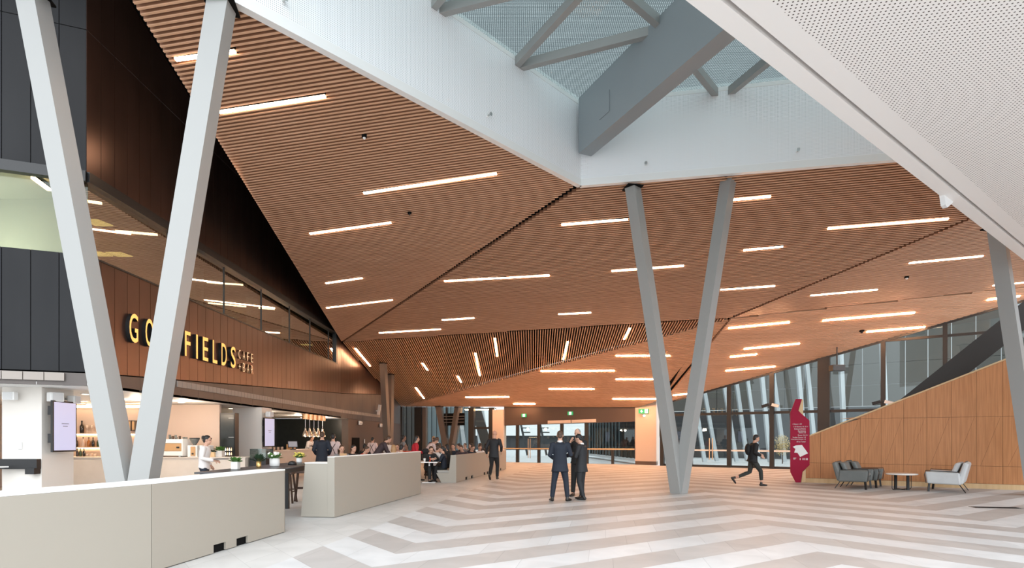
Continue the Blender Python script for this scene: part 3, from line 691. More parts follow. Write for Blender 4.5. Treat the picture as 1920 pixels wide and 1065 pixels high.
# ================================================================ BARRIERS
def notch_bar(mb, a, d, n, L, h, th, notches, z0=0.0):
    "long upright panel with small rectangular notches cut in its foot; d along, n thickness direction"
    s = 0
    ev = sorted(notches)
    for s0, s1 in ev:
        mb.prism([up3(a+d*s,z0),up3(a+d*s0,z0),up3(a+d*s0,h),up3(a+d*s,h)], n*th)
        mb.prism([up3(a+d*s0,.12),up3(a+d*s1,.12),up3(a+d*s1,h),up3(a+d*s0,h)], n*th); s = s1
    mb.prism([up3(a+d*s,z0),up3(a+d*L,z0),up3(a+d*L,h),up3(a+d*s,h)], n*th)
bt1 = thing('banquette_barrier', 'long pearl-beige barrier with white top across the lower left foreground', 'barrier', (0,0,0))
c0, c1 = V((-3.79,9.94,0)), V((-4.19,6.92,0)); c2 = V((-5.2,3.35,0))
d1 = (c0-c1).normalized(); n1 = V((-d1.y,d1.x,0)); d2 = (c1-c2).normalized(); n2 = V((-d2.y,d2.x,0)); TH = .40
mb = MB(); L1 = (c0-c1).length
def soff(x, y): # distance along panel 1 of a floor pixel
    return (on_line(c1,d1,x)-c1).dot(d1)
notch_bar(mb, c1+d1*.006, d1, n1, L1-.006, 1.03, .03, [(soff(400,0),soff(423,0)),(soff(443,0),soff(464,0))], .012)
mb.build('front_panel', M['pearl'], bt1)
mb = MB(); notch_bar(mb, c2, d2, n2, (c1-c2).length-.006, 1.03, .03, [], .012); mb.build('front_panel', M['pearl'], bt1)
MB().prism([c2+n2*.04,c1+n1*.04+d1*.02,c0+n1*.04-d1*.02,c0+n1*TH-d1*.02,c1+n1*TH,c2+n2*TH], (0,0,1.03)).build('body', M['black'], bt1)
MB().prism([up3(c2,1.032),up3(c1,1.032),up3(c0,1.032),up3(c0+n1*TH,1.032),up3(c1+n1*TH,1.032),up3(c2+n2*TH,1.032)], (0,0,.025)).build('top_cap', M['cap'], bt1)
MB().prism([c0,c0+n1*TH,c0+n1*TH-d1*.02,c0-d1*.02], (0,0,1.03)).build('end_panel', M['pearl'], bt1)

def profile_bench(name, lab, a, d, prof, L, mats_top=True, gap=.0):
    n = V((-d.y,d.x,0)); t = thing(name, lab, 'bench', a); P = [n*(-x)+V((0,0,z)) for x, z in prof]
    return t, n, P
A2, B2 = V((-3.51,11.77,0)), V((-2.6,16.98,0)); d2b = (B2-A2).normalized()
t, n, P = profile_bench('banquette_barrier', 'tall pearl-beige bench-back barrier in front of the standing customers, middle one', A2, d2b, [(0,0),(-.16,0)], 1)
Lb = (B2-A2).length
MB().prism([V((0,0,.01)), V((0,0,1.195)), n*.15+V((0,0,1.195)), n*.15+V((0,0,.01))], d2b*Lb).build('back_panel', M['pearl'], t)
MB().prism([V((0,0,1.197)), V((0,0,1.212)), n*.15+V((0,0,1.212)), n*.15+V((0,0,1.197))], d2b*Lb).build('top_cap', M['cap'], t)
MB().prism([n*.152+V((0,0,.01)), n*.152+V((0,0,1.07)), n*.63+V((0,0,1.07)), n*.72+V((0,0,.01))], d2b*.06).build('end_panel', M['pearl'], t)
MB().prism([n*.152+V((0,0,1.072)), n*.152+V((0,0,1.09)), n*.64+V((0,0,1.09)), n*.64+V((0,0,1.072))], d2b*.5).build('ledge', M['cap'], t)
MB().prism([d2b*.07+p for p in (n*.155+V((0,0,.02)), n*.155+V((0,0,.45)), n*.6+V((0,0,.45)), n*.55+V((0,0,.02)))], d2b*(Lb-.08)).build('seat', M['seat_pale'], t)
A3 = fl(856,905); B3 = fl(949,879.5); d3 = (B3-A3).normalized(); L3 = (B3-A3).length
t, n, P = profile_bench('banquette_barrier', 'long beige banquette behind which seated diners show, beside the walking man', A3, d3, [], 1)
mb = MB(); notch_bar(mb, V((0,0,0)), d3, n, L3*.63, .985, .03, [(L3*.13,L3*.165),(L3*.22,L3*.255),(L3*.455,L3*.49),(L3*.52,L3*.555)], .01); mb.build('back_panel', M['pearl'], t)
mb = MB(); notch_bar(mb, d3*(L3*.635), d3, n, L3*.365, .985, .03, [(L3*.13,L3*.16),(L3*.20,L3*.23)], .01); mb.build('back_panel', M['pearl'], t)
MB().prism([n*.035+V((0,0,.14)), n*.035+V((0,0,.98)), n*.2+V((0,0,.98)), n*.25+V((0,0,.14))], d3*L3).build('back_core', M['seat_pale'], t)
MB().prism([n*.035+V((0,0,.0)), n*.035+V((0,0,.138)), n*.25+V((0,0,.138)), n*.25+V((0,0,.0))], d3*L3).build('plinth', M['black'], t)
MB().prism([n*.0, V((0,0,.99)), n*.2+V((0,0,.99)), n*.27+V((0,0,.34)), n*.74+V((0,0,.34)), n*.55], d3*.05).build('end_panel', M['pearl'], t, loc=d3*-.055)
MB().prism([n*.275+V((0,0,.02)), n*.275+V((0,0,.36)), n*.7+V((0,0,.36)), n*.52+V((0,0,.02))], d3*(L3-.02)).build('seat_base', M['pearl'], t)
MB().prism([n*.275+V((0,0,.365)), n*.275+V((0,0,.44)), n*.72+V((0,0,.44)), n*.72+V((0,0,.365))], d3*L3).build('seat_cushion', M['seat_pale'], t)
# ================================================================ OUTDOORS BEYOND THE GLASS
def building(label, loc, cat='building'): return thing('building', label, cat, loc)
p0, p1 = at(1180,853,62), at(2150,853,40); p0.z = p1.z = 0
dbd = (p1-p0).normalized(); nb2 = V((-dbd.y,dbd.x,0)); Lb2 = (p1-p0).length
bld = building('dark slate neighbouring building with pale upper storey behind the right glass wall', p0)
MB().prism([V((0,0,-.2)), dbd*Lb2+V((0,0,-.2)), dbd*Lb2+V((0,0,4.3)), V((0,0,4.3))], nb2*.4).build('lower_wall', M['slate'], bld)
up = MB()
for i in range(int(Lb2/1.5)):
    a = dbd*(i*1.5+.03); b = dbd*(i*1.5+1.47)
    for z in (4.35,6.1,7.85,9.6): up.prism([up3(a,z),up3(b,z),up3(b,z+1.72),up3(a,z+1.72)], nb2*.3)
up.build('upper_wall', mat('greige_panel', (.075,.068,.06), .6), bld)
for i, (x0, y0, x1, y1, Y) in enumerate([(1219,700,1238,858,47),(1296,705,1321,862,44),(1322,740,1344,860,46),(1354,700,1381,860,45),(1377,690,1401,858,46),(1428,700,1444,862,43),(1452,720,1471,860,44),(1497,700,1512,862,42),(1514,700,1530,862,42),(1575,640,1585,866,40),(1654,640,1664,868,38),(1404,730,1422,857,49)]):
    b = at(x1,y1,Y); b.z = 0; t = at(x0,y0,Y); t = b+(t-b)*1.25
    o = MB().bar(V((0,0,-.1)), t-b, .26, .26).build('leaning_post', M['white_post']); o.location = b
    tag(o, 'white leaning post on the pavement outside the right glass wall', 'post', 'white leaning posts outside')
tb_ = fl(1467,868)
tr = thing('street_tree', 'small golden-leaved tree outside the glass left of the totem', 'tree', tb_)
MB().loft([V((0,0,-.05)),V((.02,0,.5)),V((-.02,.02,1.1)),V((.05,0,1.7))],[.035,.03,.025,.012],seg=7).loft([V((0,0,.7)),V((.25,.05,1.2))],[.02,.008],seg=6).loft([V((0,0,.6)),V((-.25,.05,1.05))],[.02,.008],seg=6).build('trunk', M['dark_wood'], tr)
rnd = random.Random(3); lf = MB()
for i in range(900):
    th, ph, r = rnd.uniform(0,6.28), rnd.uniform(-1,1), rnd.random()**.4
    c = V((.42*r*math.cos(th)*math.sqrt(1-ph*ph)+(-.18 if rnd.random()<.3 else .05), .42*r*math.sin(th)*math.sqrt(1-ph*ph), 1.2+.72*r*ph))
    if c.z < .5: continue
    u = V((rnd.uniform(-1,1),rnd.uniform(-1,1),rnd.uniform(-1,1))).normalized(); v_ = u.orthogonal().normalized()
    lf.face([c-u*.045, c+v_*.022, c+u*.045, c-v_*.022])
lf.build('foliage', M['gold_leaf'], tr)
bw = building('white-banded low building far beyond the end doors', (6,104,0))
MB().box((0,0,2.2), 60, 3, 5).build('upper_band', M['outwhite'], bw)
MB().box((0,.6,-.2), 58, 2, 2.4).build('glass_front', M['slate'], bw)
for i in range(18): MB().box((-27+i*3.2,-.1,-.2), .18, .3, 2.4).build('mullion', M['grille'], bw)
def fin_screen(label, a, b, n, h, cols, base):
    t = thing('fin_screen', label, 'screen wall', a); d = (b-a); L = d.length; d.normalize(); nn = V((-d.y,d.x,0)); nn = nn if nn.y > 0 else -nn
    for k, col in enumerate(cols):
        mb = MB()
        for i in range(n):
            if i*len(cols)//n == k: s = L*i/n; mb.prism([up3(d*s+nn*.25,0), up3(d*(s+L/n*.62),0), up3(d*(s+L/n*.62)+nn*.12,0), up3(d*s+nn*.37,0)], (0,0,h))
        mb.build('fin_row', M[col], t)
    MB().prism([d*0+nn*.45, d*L+nn*.45, d*L+nn*.6, nn*.6], (0,0,h)).build('wall', M[base], t)
    MB().prism([-nn*.25, d*L-nn*.25, d*L+nn*.5, nn*.5], (0,0,.16)).build('kerb', M['pave'], t)
def flY(x, Y): return V(((x-CX)/F*Y, Y, 0))
fin_screen('grey-green to black vertical fin screen outside the right-hand doors', flY(1098,60), flY(1210,40.5), 18, 5.5, ['teal_fin','teal_fin','dark_fin'], 'slate')
fin_screen('blue-grey vertical fin screen outside the glass behind the diners', flY(735,60), flY(882,66), 16, 6.5, ['dark_fin','teal_fin','teal_fin'], 'slate')
for x0, x1, Y in ((862,874,50),(893,903,52),(904,918,49),(900,925,54)):
    b = flY(x1,Y); t = at(x0,770,Y); o = MB().bar(V((0,0,-.1)), (t-b)*1.15, .3, .3).build('leaning_post', M['white_post']); o.location = b
    tag(o, 'white leaning post outside the glass left of the walking man', 'post', 'white leaning posts beyond the diners')
o = MB().bar(V((0,0,-.1)), (at(893,768,47)-flY(921,47))*1.1, .75, .75).build('leaning_post', M['dark_fin']); o.location = flY(921,47); tag(o, 'thick black leaning post outside the glass just left of the walking man', 'post')
for x, lab in ((1028,'second'),(992,'first')):
    b = flY(x-3,62); t = thing('mast', 'slim dark leaning mast outside the doors, %s from the left' % lab, 'mast', b)
    d = at(x-15,797,62)-b; MB().bar(V((0,0,-.1)), d*1.2, .22, .22).build('pole', M['slate'], t)
    for s in (.75,.9): MB().bar(d*s, d*s+V((.8,0,0)), .1, .1).build('bracket', M['black'], t)

# ================================================================ INSIDE THE CAFÉ
ZC = 1.0
ct = thing('bar_counter', 'long pale stone café counter carrying the coffee machine', 'counter', (-11.8,18.95,0))
MB().box((0,0,0), 6.9, .66, ZC-.03).build('front', M['counter'], ct); MB().box((0,0,ZC-.03), 6.96, .72, .03).build('worktop', M['counter'], ct)
def onc(x, y=857, Y=18.9): return V(((x-CX)/F*Y, Y, ZC))
# shelves with bottles
for z, lab in ((1.75,'upper'),(1.30,'lower')):
    s = thing('bar_shelf', lab+' back-bar shelf with glowing edge behind the left V column arm', 'shelf', (-13.6,19.42,z))
    MB().box((0,0,-.02), 3.1, .22, .025).build('board', M['light_wood'], s); MB().box((0,.09,-.05), 3.0, .03, .03).build('light_strip', M['strip'], s)
st_ = thing('cove_light', 'glowing strip where the back-bar wall meets the ceiling', 'strip light', (-13.4,19.46,2.60)); MB().box((0,0,0), 3.6, .05, .05).build('diffuser', M['strip'], st_)
MB().box((0,.04,-.02), 3.6, .03, .09).build('channel', M['white'], st_)
def bottle(x, z, h, m, lab, grp, Y=19.40, neck=True):
    t = thing('bottle', lab, 'bottle', ((x-CX)/F*Y, Y, z+.006), 0, grp)
    r = h*.15
    MB().lathe((0,0,0), [(r*.9,0),(r,.01),(r,h*.55),(r*.45,h*.70),(r*.34,h*.74),(r*.34,h*.92)], 12).build('body', m, t, True)
    MB().lathe((0,0,h*.9), [(r*.42,0),(r*.42,h*.1)], 10).build('cap', M['black_frame'], t)
    return t
bottle(153.5,1.755,.40,M['bottle_dark'],'tallest dark bottle, alone on the upper back-bar shelf beside the left screen','bottles on the back bar')
for x, c in ((143.5,'bottle_dark'),(156,'bottle_pale'),(166.5,'bottle_amber'),(174.5,'bottle_dark'),(184.5,'bottle_green')):
    lab = {143.5:'dark bottle cut off by the left screen on the lower back-bar shelf',156:'clear pale bottle on the lower back-bar shelf',166.5:'amber bottle in the middle of the lower back-bar shelf',174.5:'dark bottle right of the amber one on the lower shelf',184.5:'green bottle nearest the column arm on the lower shelf'}[x]
    bottle(x,1.305,.31,M[c],lab,'bottles on the back bar')
for x, c, lab in ((145,'bottle_dark','dark bottle at the screen edge on the back counter'),(151,'bottle_green','green bottle crowded beside the screen on the back counter'),(157.5,'bottle_dark','dark tapered bottle standing clear on the back counter')):
    bottle(x,ZC,.27,M[c],lab,'bottles on the back bar',19.1)
def glass(x, z, lab, Y=19.4, grp='stemmed glasses on the back bar'):
    t = thing('wine_glass', lab, 'glass', ((x-CX)/F*Y, Y, z+.006), 0, grp)
    MB().lathe((0,0,0), [(.035,0),(.034,.004),(.005,.01),(.004,.11)], 12).build('stem', M['bottle_pale'], t, True)
    MB().lathe((0,0,.11), [(.006,0),(.04,.05),(.042,.09),(.033,.15)], 14).build('bowl', M['bottle_pale'], t, True)
glass(163.5,1.755,'left one of two stemmed glasses on the upper shelf'); glass(172,1.755,'right one of two stemmed glasses on the upper shelf')
for k, x in enumerate((164,170,177)):
    t = thing('tumbler', 'small pale tumbler on the back counter under the lower shelf', 'glass', onc(x,0,19.1)+V((0,0,.006)), 0, 'tumblers on the back counter')
    MB().lathe((0,0,0), [(.04,0),(.05,.09)], 12).build('wall', M['bottle_pale'], t, True)
for k, x in enumerate((244,251.5)):
    t = thing('wall_box', '%s small brown framed box on the back-bar wall seen through the V column fork' % ('left','right')[k], 'wall box', ((x-CX)/F*19.4,19.44,2.0))
    MB().box((0,0,-.17), .11, .16, .34).build('frame', M['brownwall'], t); MB().box((0,-.085,-.14), .07, .01, .28).build('panel', M['copper_panel'], t)
# coffee machine
cm = thing('coffee_machine', 'white and copper espresso machine on the café counter', 'coffee machine', onc(322))
w_ = .92
MB().box((0,0,.04), w_, .5, .14).build('lower_panel', M['white'], cm, bevel=.01); MB().box((0,.01,.19), w_-.02, .48, .24).build('copper_panel', M['copper_panel'], cm)
MB().box((0,0,.43), w_, .5, .13).build('upper_panel', M['white'], cm, bevel=.01)
for s in (-1,1): MB().box((s*(w_/2+.015),0,.03), .04, .54, .54).build('side_panel', M['white'], cm, bevel=.008)
for s in (-1,1): MB().box((s*.36,0,0), .06, .4, .04).build('foot', M['metal'], cm)
MB().box((.33,-.245,.28), .09, .01, .045).build('badge', M['black_frame'], cm)
cup0 = None; rc_ = random.Random(5)
for i in range(12):
    x = -.42+.077*i; 
    c = thing('cup', 'dark cup stacked on top of the espresso machine', 'cup', onc(322)+V((x,rc_.uniform(-.08,.1),.562)), 0, 'cups on the espresso machine')
    hh_ = rc_.uniform(.07,.18) if i < 8 else rc_.uniform(.06,.1)
    MB().lathe((0,0,0), [(.028,0),(.036,hh_*.5),(.033,hh_*.52),(.038,hh_)], 10).build('body', M['leather_dark' if i%3 else 'dark_wood'], c, True)
def grinder(x, lab):
    g = thing('coffee_grinder', lab, 'coffee grinder', onc(x))
    MB().box((0,0,0), .30, .3, .36).build('body', M['white'], g, bevel=.01); MB().box((.03,-.155,.03), .15, .012, .30).build('front_panel', M['copper_panel'], g)
    MB().cyl((.03,-.16,.1),(.03,-.2,.1),.025).build('knob', M['black_frame'], g)
    MB().lathe((0,0,.37), [(.05,0),(.06,.03),(.14,.17),(.145,.2)], 16).build('hopper', M['leather_dark'], g, True)
    MB().lathe((0,0,.57), [(.15,0),(.15,.03)], 16).build('lid', M['black_frame'], g)
grinder(365,'white coffee grinder with copper panel and dark hopper beside the espresso machine'); grinder(387.5,'white coffee grinder partly behind the waitress')
# planters
def leaves(mb, n, r, h, rr, size, upb=.6, seed=1):
    R = random.Random(seed)
    for i in range(n):
        a = R.uniform(0,6.28); c = V((math.cos(a)*R.random()*rr, math.sin(a)*R.random()*rr, h)); d = V((math.cos(a),math.sin(a),R.uniform(.2,upb*3))).normalized()
        L = size*R.uniform(.6,1.1); s = d.cross(V((0,0,1))).normalized()*L*.22; m = c+d*L*.55+V((0,0,L*.08)); e = c+d*L+V((0,0,-L*.08))
        mb.face([c, m-s, e, m+s])
def plant(name, p, lab, pot, potm, leafm, n, size, box=False, grp=None, seed=1, fl_=None, upb=.6):
    t = thing(name, lab, 'potted plant', p, 0, grp)
    w1, h = pot
    if box: MB().box((0,0,0), w1, w1, h).build('pot', potm, t, bevel=.006)
    else: MB().lathe((0,0,0), [(w1*.42,0),(w1*.5,.02),(w1*.5,h*.96),(w1*.42,h),(w1*.42,h*.9)], 16).build('pot', potm, t, True)
    MB().lathe((0,0,h*.9), [(w1*.40,0),(w1*.40,.01)], 12).build('soil', M['dark_wood'], t)
    mb = MB(); leaves(mb, n, .5, h*.92, w1*.3, size, upb, seed); mb.build('leaves', leafm, t)
    if fl_:
        mb = MB(); R = random.Random(seed)
        for i in range(fl_[0]):
            c = V((R.uniform(-1,1)*w1*.8, R.uniform(-1,1)*w1*.6, h+R.uniform(.03,.12))); mb.ell(c, (.022,.022,.016), 7, 5)
        mb.build('petals', fl_[1], t, True)
    return t
plant('potted_plant', onc(400,857,18.74), 'low dark succulent in a tan box pot on the café counter', (.13,.16), M['light_wood'], M['leaf_dark'], 26, .12, True)
plant('potted_plant', onc(413,857,18.85), 'leafy green plant in a pale square pot on the café counter', (.20,.20), M['concrete_pot'], M['leaf'], 60, .2, True, seed=4)
# drinks fridge with lit bottles
df = thing('drinks_fridge', 'tall dark drinks fridge in the back wall beside the blush pillar', 'fridge', (-9.3,19.5,0))
MB().box((0,.1,0), .48, .28, 2.42).build('cabinet', M['black_frame'], df); MB().box((0,-.05,.1), .44, .012, 2.25).build('door', M['tile_dark'], df)
for z in (1.03,1.17): MB().box((.04,-.1,z), .3, .09, .01).build('shelf', M['black_frame'], df)
for z in (1.62,2.24): MB().box((.13,-.062,z), .17, .01, .012).build('shelf_edge', M['white'], df)
for z in (1.18,1.04):
    for k in range(4):
        t = thing('bottle', 'small lit bottle glowing in the dark drinks fridge', 'bottle', (-9.3-.04+k*.062,19.41,z), 0, 'lit bottles in the drinks fridge')
        MB().lathe((0,0,0),[(.018,0),(.018,.06),(.008,.075),(.008,.1)],8).build('body', M['sign_small'] if k%2 else M['white_sign'], t)
# display cabinet
dc = thing('display_cabinet', 'low dark counter with glass display top at the right end of the café counter', 'display cabinet', (-8.03,19.1,0))
MB().box((0,0,0), .52, .6, .94).build('base', M['black_frame'], dc)
g = MB()
for sx_, sy_, wx_, wy_ in ((0,-.29,.5,.01),(0,.29,.5,.01),(-.25,0,.01,.58),(.25,0,.01,.58)): g.box((sx_,sy_,.94), wx_, wy_, .3)
g.box((0,0,1.24), .52, .6, .012); g.build('glass_case', M['glass'], dc)
o = MB().box((-.08,0,0), .2, .2, .12).box((.1,.05,0),.14,.2,.17).build('cake_box', M['paper']); o.location = (-8.03,19.1,.945); tag(o, 'pair of white paper boxes inside the glass display top', 'box')
# second counter with tills
c2_ = thing('till_counter', 'blush ordering counter along the kitchen hatch', 'counter', (-9.33,26.2,0))
MB().box((0,0,0), .62, 7.4, 1.08).build('front', M['counter'], c2_); MB().box((0,0,1.08), .68, 7.46, .04).build('worktop', M['counter'], c2_)
def till(p, rz, lab):
    t = thing('till_screen', lab, 'till', p, rz)
    MB().box((0,0,0), .2, .18, .03).build('base', M['black_frame'], t); MB().bar((0,.02,.02),(0,.06,.2),.06,.04).build('neck', M['black_frame'], t)
    MB().prism([V((-.2,-.03,.10)),V((.2,-.03,.10)),V((.2,.1,.36)),V((-.2,.1,.36))], V((0,.025,-.012))).build('casing', M['black_frame'], t)
    MB().prism([V((-.175,-.018,.115)),V((.175,-.018,.115)),V((.175,.092,.34)),V((-.175,.092,.34))], V((0,-.008,.004))).build('display', mat('dim_screen', (.2,.2,.22), .3, emit=.15, ecol=(.8,.8,.9)), t)
till((-9.2,25.0,1.122), .5, 'black tilted till screen on the ordering counter'); till((-9.15,29.3,1.122), -.3, 'tilted till screen behind the waiter with crossed straps')
for k in range(7):
    t = thing('tumbler', 'clear tumbler in the row beside the till screen', 'glass', (-9.3+.05*(k%2),22.9+.2*k,1.122), 0, 'tumblers on the ordering counter'); MB().lathe((0,0,0), [(.035,0),(.042,.13)], 12).build('wall', M['bottle_pale'], t, True)
t = thing('bowl', 'small black bowl at the near end of the ordering counter', 'bowl', (-9.22,22.65,1.122)); MB().lathe((0,0,0), [(.08,0),(.14,.08)], 16).build('body', M['black_frame'], t, True)
o = MB().box((0,0,0), .3, .3, .22).build('carton', M['copper_panel'], bevel=.01); o.location = (-9.5,25.6,1.122); tag(o, 'small brown carton behind the tilted till screen', 'carton')
o = MB().box((0,0,0), .12, .9, .05).build('strip_lamp', M['strip']); o.location = (-12.9,28.0,1.75); tag(o, 'short glowing strip lamp low in the dark kitchen', 'strip light')
# heat lamps
hl = None
for k in range(5):
    y = 26.7+.62*k; x = (572.5+k*8.1-CX)/F*y
    if hl is None:
        hl = thing('heat_lamp', '', 'pendant lamp', (x,y,2.70), 0, 'heat lamps over the pass')
        MB().cyl((0,0,0),(0,0,-.24),.14,16).build('canopy', M['copper'], hl); MB().cyl((0,0,-.24),(0,0,-.62),.012,8).build('cord', M['metal'], hl)
        MB().lathe((0,0,-1.02), [(.15,0),(.148,.02),(.09,.2),(.045,.3),(.04,.36),(.03,.4)], 16).build('shade', mat('bright_nickel', (.8,.75,.7), .22, 1), hl, True)
        MB().ell((0,0,-1.0), (.045,.045,.03)).build('bulb', M['strip'], hl, True); L = hl
    else: L = copy_tree(hl); L.location = (x,y,2.70)
    L['label'] = ['leftmost bell-shaped heat lamp in the row over the chef','second bell-shaped heat lamp from the left over the chef','middle bell-shaped heat lamp of the five','fourth bell-shaped heat lamp from the left','rightmost bell-shaped heat lamp, beside the man in the dark coat'][k]
# screens
def screen(p, rz, w1, h1, lab):
    t = thing('menu_screen', lab, 'screen', p, rz)
    MB().box((0,.02,0), w1, .05, h1).build('casing', M['black_frame'], t); MB().box((0,-.008,.035), w1-.07, .006, h1-.07).build('display', M['screen'], t)
    for z, wd in ((.55,.3),(.50,.2)): MB().box((0,-.013,h1*z), w1*wd, .003, .012).build('text_line', M['frame_dark'], t)
    for z in (.18,.72): MB().box((-w1*.28,.1,h1*z), .16, .14, .2).build('bracket', M['black_frame'], t)
screen((-10.18,13.55,1.27), math.pi/2, .72, 1.15, 'upright lit menu screen on the white pillar left of the nearest V column')
screen((-8.86,21.75,1.28), math.radians(84), .74, 1.06, 'upright lit menu screen on the blush pillar before the kitchen')
# wall speakers and fittings
def speaker(p, rz, lab, s=1.0):
    t = thing('wall_speaker', lab, 'speaker', p, rz)
    MB().box((0,0,-.09*s), .24*s, .16*s, .18*s).build('cabinet', M['white'], t, bevel=.02); MB().box((0,-.085*s,-.075*s), .17*s, .012, .15*s).build('grille_cloth', M['outwhite'], t)
    MB().bar((0,.08*s,0),(0,.2*s,.02),.05,.05).build('bracket', M['metal'], t)
speaker((-10.98,13.02,2.5), .2, 'white loudspeaker on the front of the white pillar, far left'); speaker((-10.24,13.35,2.5), 1.1, 'left white loudspeaker of the pair above the left menu screen', 1.15)
speaker((-10.24,13.92,2.48), 1.6, 'right white loudspeaker of the pair above the left menu screen'); speaker((-8.80,21.6,2.46), 1.4, 'pale loudspeaker above the menu screen on the blush pillar', 1.1)
pw = onx(703,.22); t = thing('wall_speaker', 'slim pale column loudspeaker tilted on the brown end wall', 'speaker', V((pw.x,pw.y,3.45)))
MB().bar((0,0,-.32),(.1,0,.32),.16,.16).build('cabinet', M['outwhite'], t); MB().box((-.1,0,-.1),.1,.05,.06).build('bracket', M['metal'], t)
for x, y, lab in ((673.5,793,'left'),(712.5,797.5,'right')):
    p = onx(x,.06); p.z = H+(HZ-y)*p.y/F; t = thing('emergency_light', 'white emergency light box on the brown end wall, %s one' % lab, 'emergency light', p, math.radians(95))
    MB().box((0,0,-.11), .62, .1, .22).build('casing', M['white'], t, bevel=.02)
    for s in (-1,1): MB().cyl((s*.18,-.06,0),(s*.18,-.1,0),.08).build('lamp', M['outwhite'], t)
p = onx(682.5,.03); t = thing('wall_switch', 'small white switch plate on the brown end wall', 'switch', V((p.x,p.y,1.45)), math.radians(95)); MB().box((0,0,-.12), .12, .03, .24).build('plate', M['white'], t)
t = thing('wall_plate', 'white rectangular plate on the white pillar above the black shelf', 'wall plate', (-10.90,13.19,1.42)); MB().box((0,0,-.09), .1, .02, .17).build('cover', M['outwhite'], t, bevel=.01)
ws = thing('wall_shelf', 'stepped black shelf fixed across the foot of the white pillar', 'shelf', (-10.87,13.12,0))
MB().box((0,0,.90), .88, .12, .22).build('upright', M['black_frame'], ws); MB().box((.33,-.03,.79), .20, .18, .13).build('step', M['black_frame'], ws)
o = MB().box((0,0,0), .8, .5, .03).build('ledge', M['marble']); o.location = (-11.35,12.7,.94); tag(o, 'white ledge end entering at the left edge before the white pillar', 'ledge')
o = MB().box((0,0,0), .24, .5, .17).build('counter_block', M['black_frame']); o.location = (-14.05,18.34,.62); tag(o, 'black block on the counter front, half behind the white pillar', 'block')
# down lights in the café ceiling
for x, y in ((160,738.5),(180,747),(158,752),(166,757),(340,754),(392,771.5),(433,765.5),(566,783)):
    p = atz(x,y,FZ-.01); t = thing('down_light', 'round recessed down light in the white café ceiling', 'down light', p, 0, 'down lights in the café ceiling')
    MB().cyl((0,0,.01),(0,0,-.012),.10,16).build('rim', M['white'], t); MB().cyl((0,0,-.005),(0,0,-.016),.075,16).build('lens', M['led_int'], t)
# lamps in the upper room behind the long window
for x0,y0,x1,y1,lab in ((217,433,295,440,'first warm line light from the left inside the upper window'),(388,529,456,534,'short warm line light inside the upper window right of the V column'),(390,568,515,580,'long warm line light inside the upper window right of the V column'),(163,377,191,381,'warm line light inside the upper window touching the left V arm'),(62,333,93,356,'slanting line light inside the far left upper window')):
    a, b = atz(x0,y0,7.36), atz(x1,y1,7.36); c = (a+b)/2; d = (b-a)/2; t = thing('linear_light', lab, 'ceiling light', c, 0, 'line lights in the upper room')
    MB().bar(-d,d,.09,.05).build('diffuser', M['led'], t); MB().bar(-d+V((0,0,.035)),d+V((0,0,.035)),.11,.03).build('housing', M['black'], t)
for x, y, lab in ((182,421,'upper amber panel lamp left inside the upper window'),(186,479,'left half of the low amber lamp pair inside the upper window'),(224,480,'right half of the low amber lamp pair inside the upper window'),(539,632,'amber panel lamp inside the upper window above the small sign lines'),(575,648,'rightmost amber panel lamp inside the upper window')):
    p = atz(x,y,7.1 if x < 570 else 6.45); t = thing('panel_lamp', lab, 'ceiling lamp', p); MB().prism([V((-.22,-.3,.0)),V((.22,-.3,.0)),V((.22,.3,.06)),V((-.22,.3,.06))],(0,0,.03)).build('diffuser', M['yellow_led'], t); MB().cyl((0,0,.06),(0,0,7.58-p.z),.012,6).build('cord', M['black'], t)

# ================================================================ HIGH TABLE AND STOOLS
TZ = 1.02
ht = thing('high_table', 'long charcoal high table behind the near barrier', 'table', (-4.71,11.62,0))
MB().box((0,0,TZ-.03), .88, 3.96, .03).build('tabletop', M['charcoal'], ht, bevel=.004); MB().box((0,0,TZ-.12), .76, 3.84, .09).build('apron', M['black_frame'], ht)
for y in (-1.7,1.7):
    for x in (-.32,.32): MB().box((x,y,0), .08, .08, TZ-.12).build('leg', M['black_frame'], ht)
def ont(x, y): 
    Y = (H-TZ)*F/(y-HZ); return V(((x-CX)/F*Y, Y, TZ+.001))
plant('potted_plant', ont(431.5,880)+V((.05,.1,0)), 'small green plant in a square pale pot, leftmost on the high table', (.12,.13), M['concrete_pot'], M['leaf'], 40, .13, True, seed=2)
plant('potted_plant', ont(485,877), 'dark upright cactus in a brass cup on the high table', (.09,.12), M['gold'], M['leaf_dark'], 70, .17, False, seed=3, upb=1.6)
plant('potted_plant', ont(515,874.5), 'flowering plant in a round pale pot on the high table', (.19,.16), M['concrete_pot'], M['leaf'], 40, .16, False, seed=6, fl_=(14,M['paper']))
plant('potted_plant', ont(561,867.5), 'yellow-flowered plant in a grey pot at the far end of the high table', (.13,.11), M['concrete_pot'], M['leaf'], 36, .15, False, seed=8, fl_=(40,M['petal']))
t = thing('bowl', 'black upturned bowl beside the yellow flowers on the high table', 'bowl', ont(548,871.5)); MB().lathe((0,0,0), [(.09,0),(.085,.04),(.05,.075),(.0,.085)], 16).build('shell', M['black_frame'], t, True)
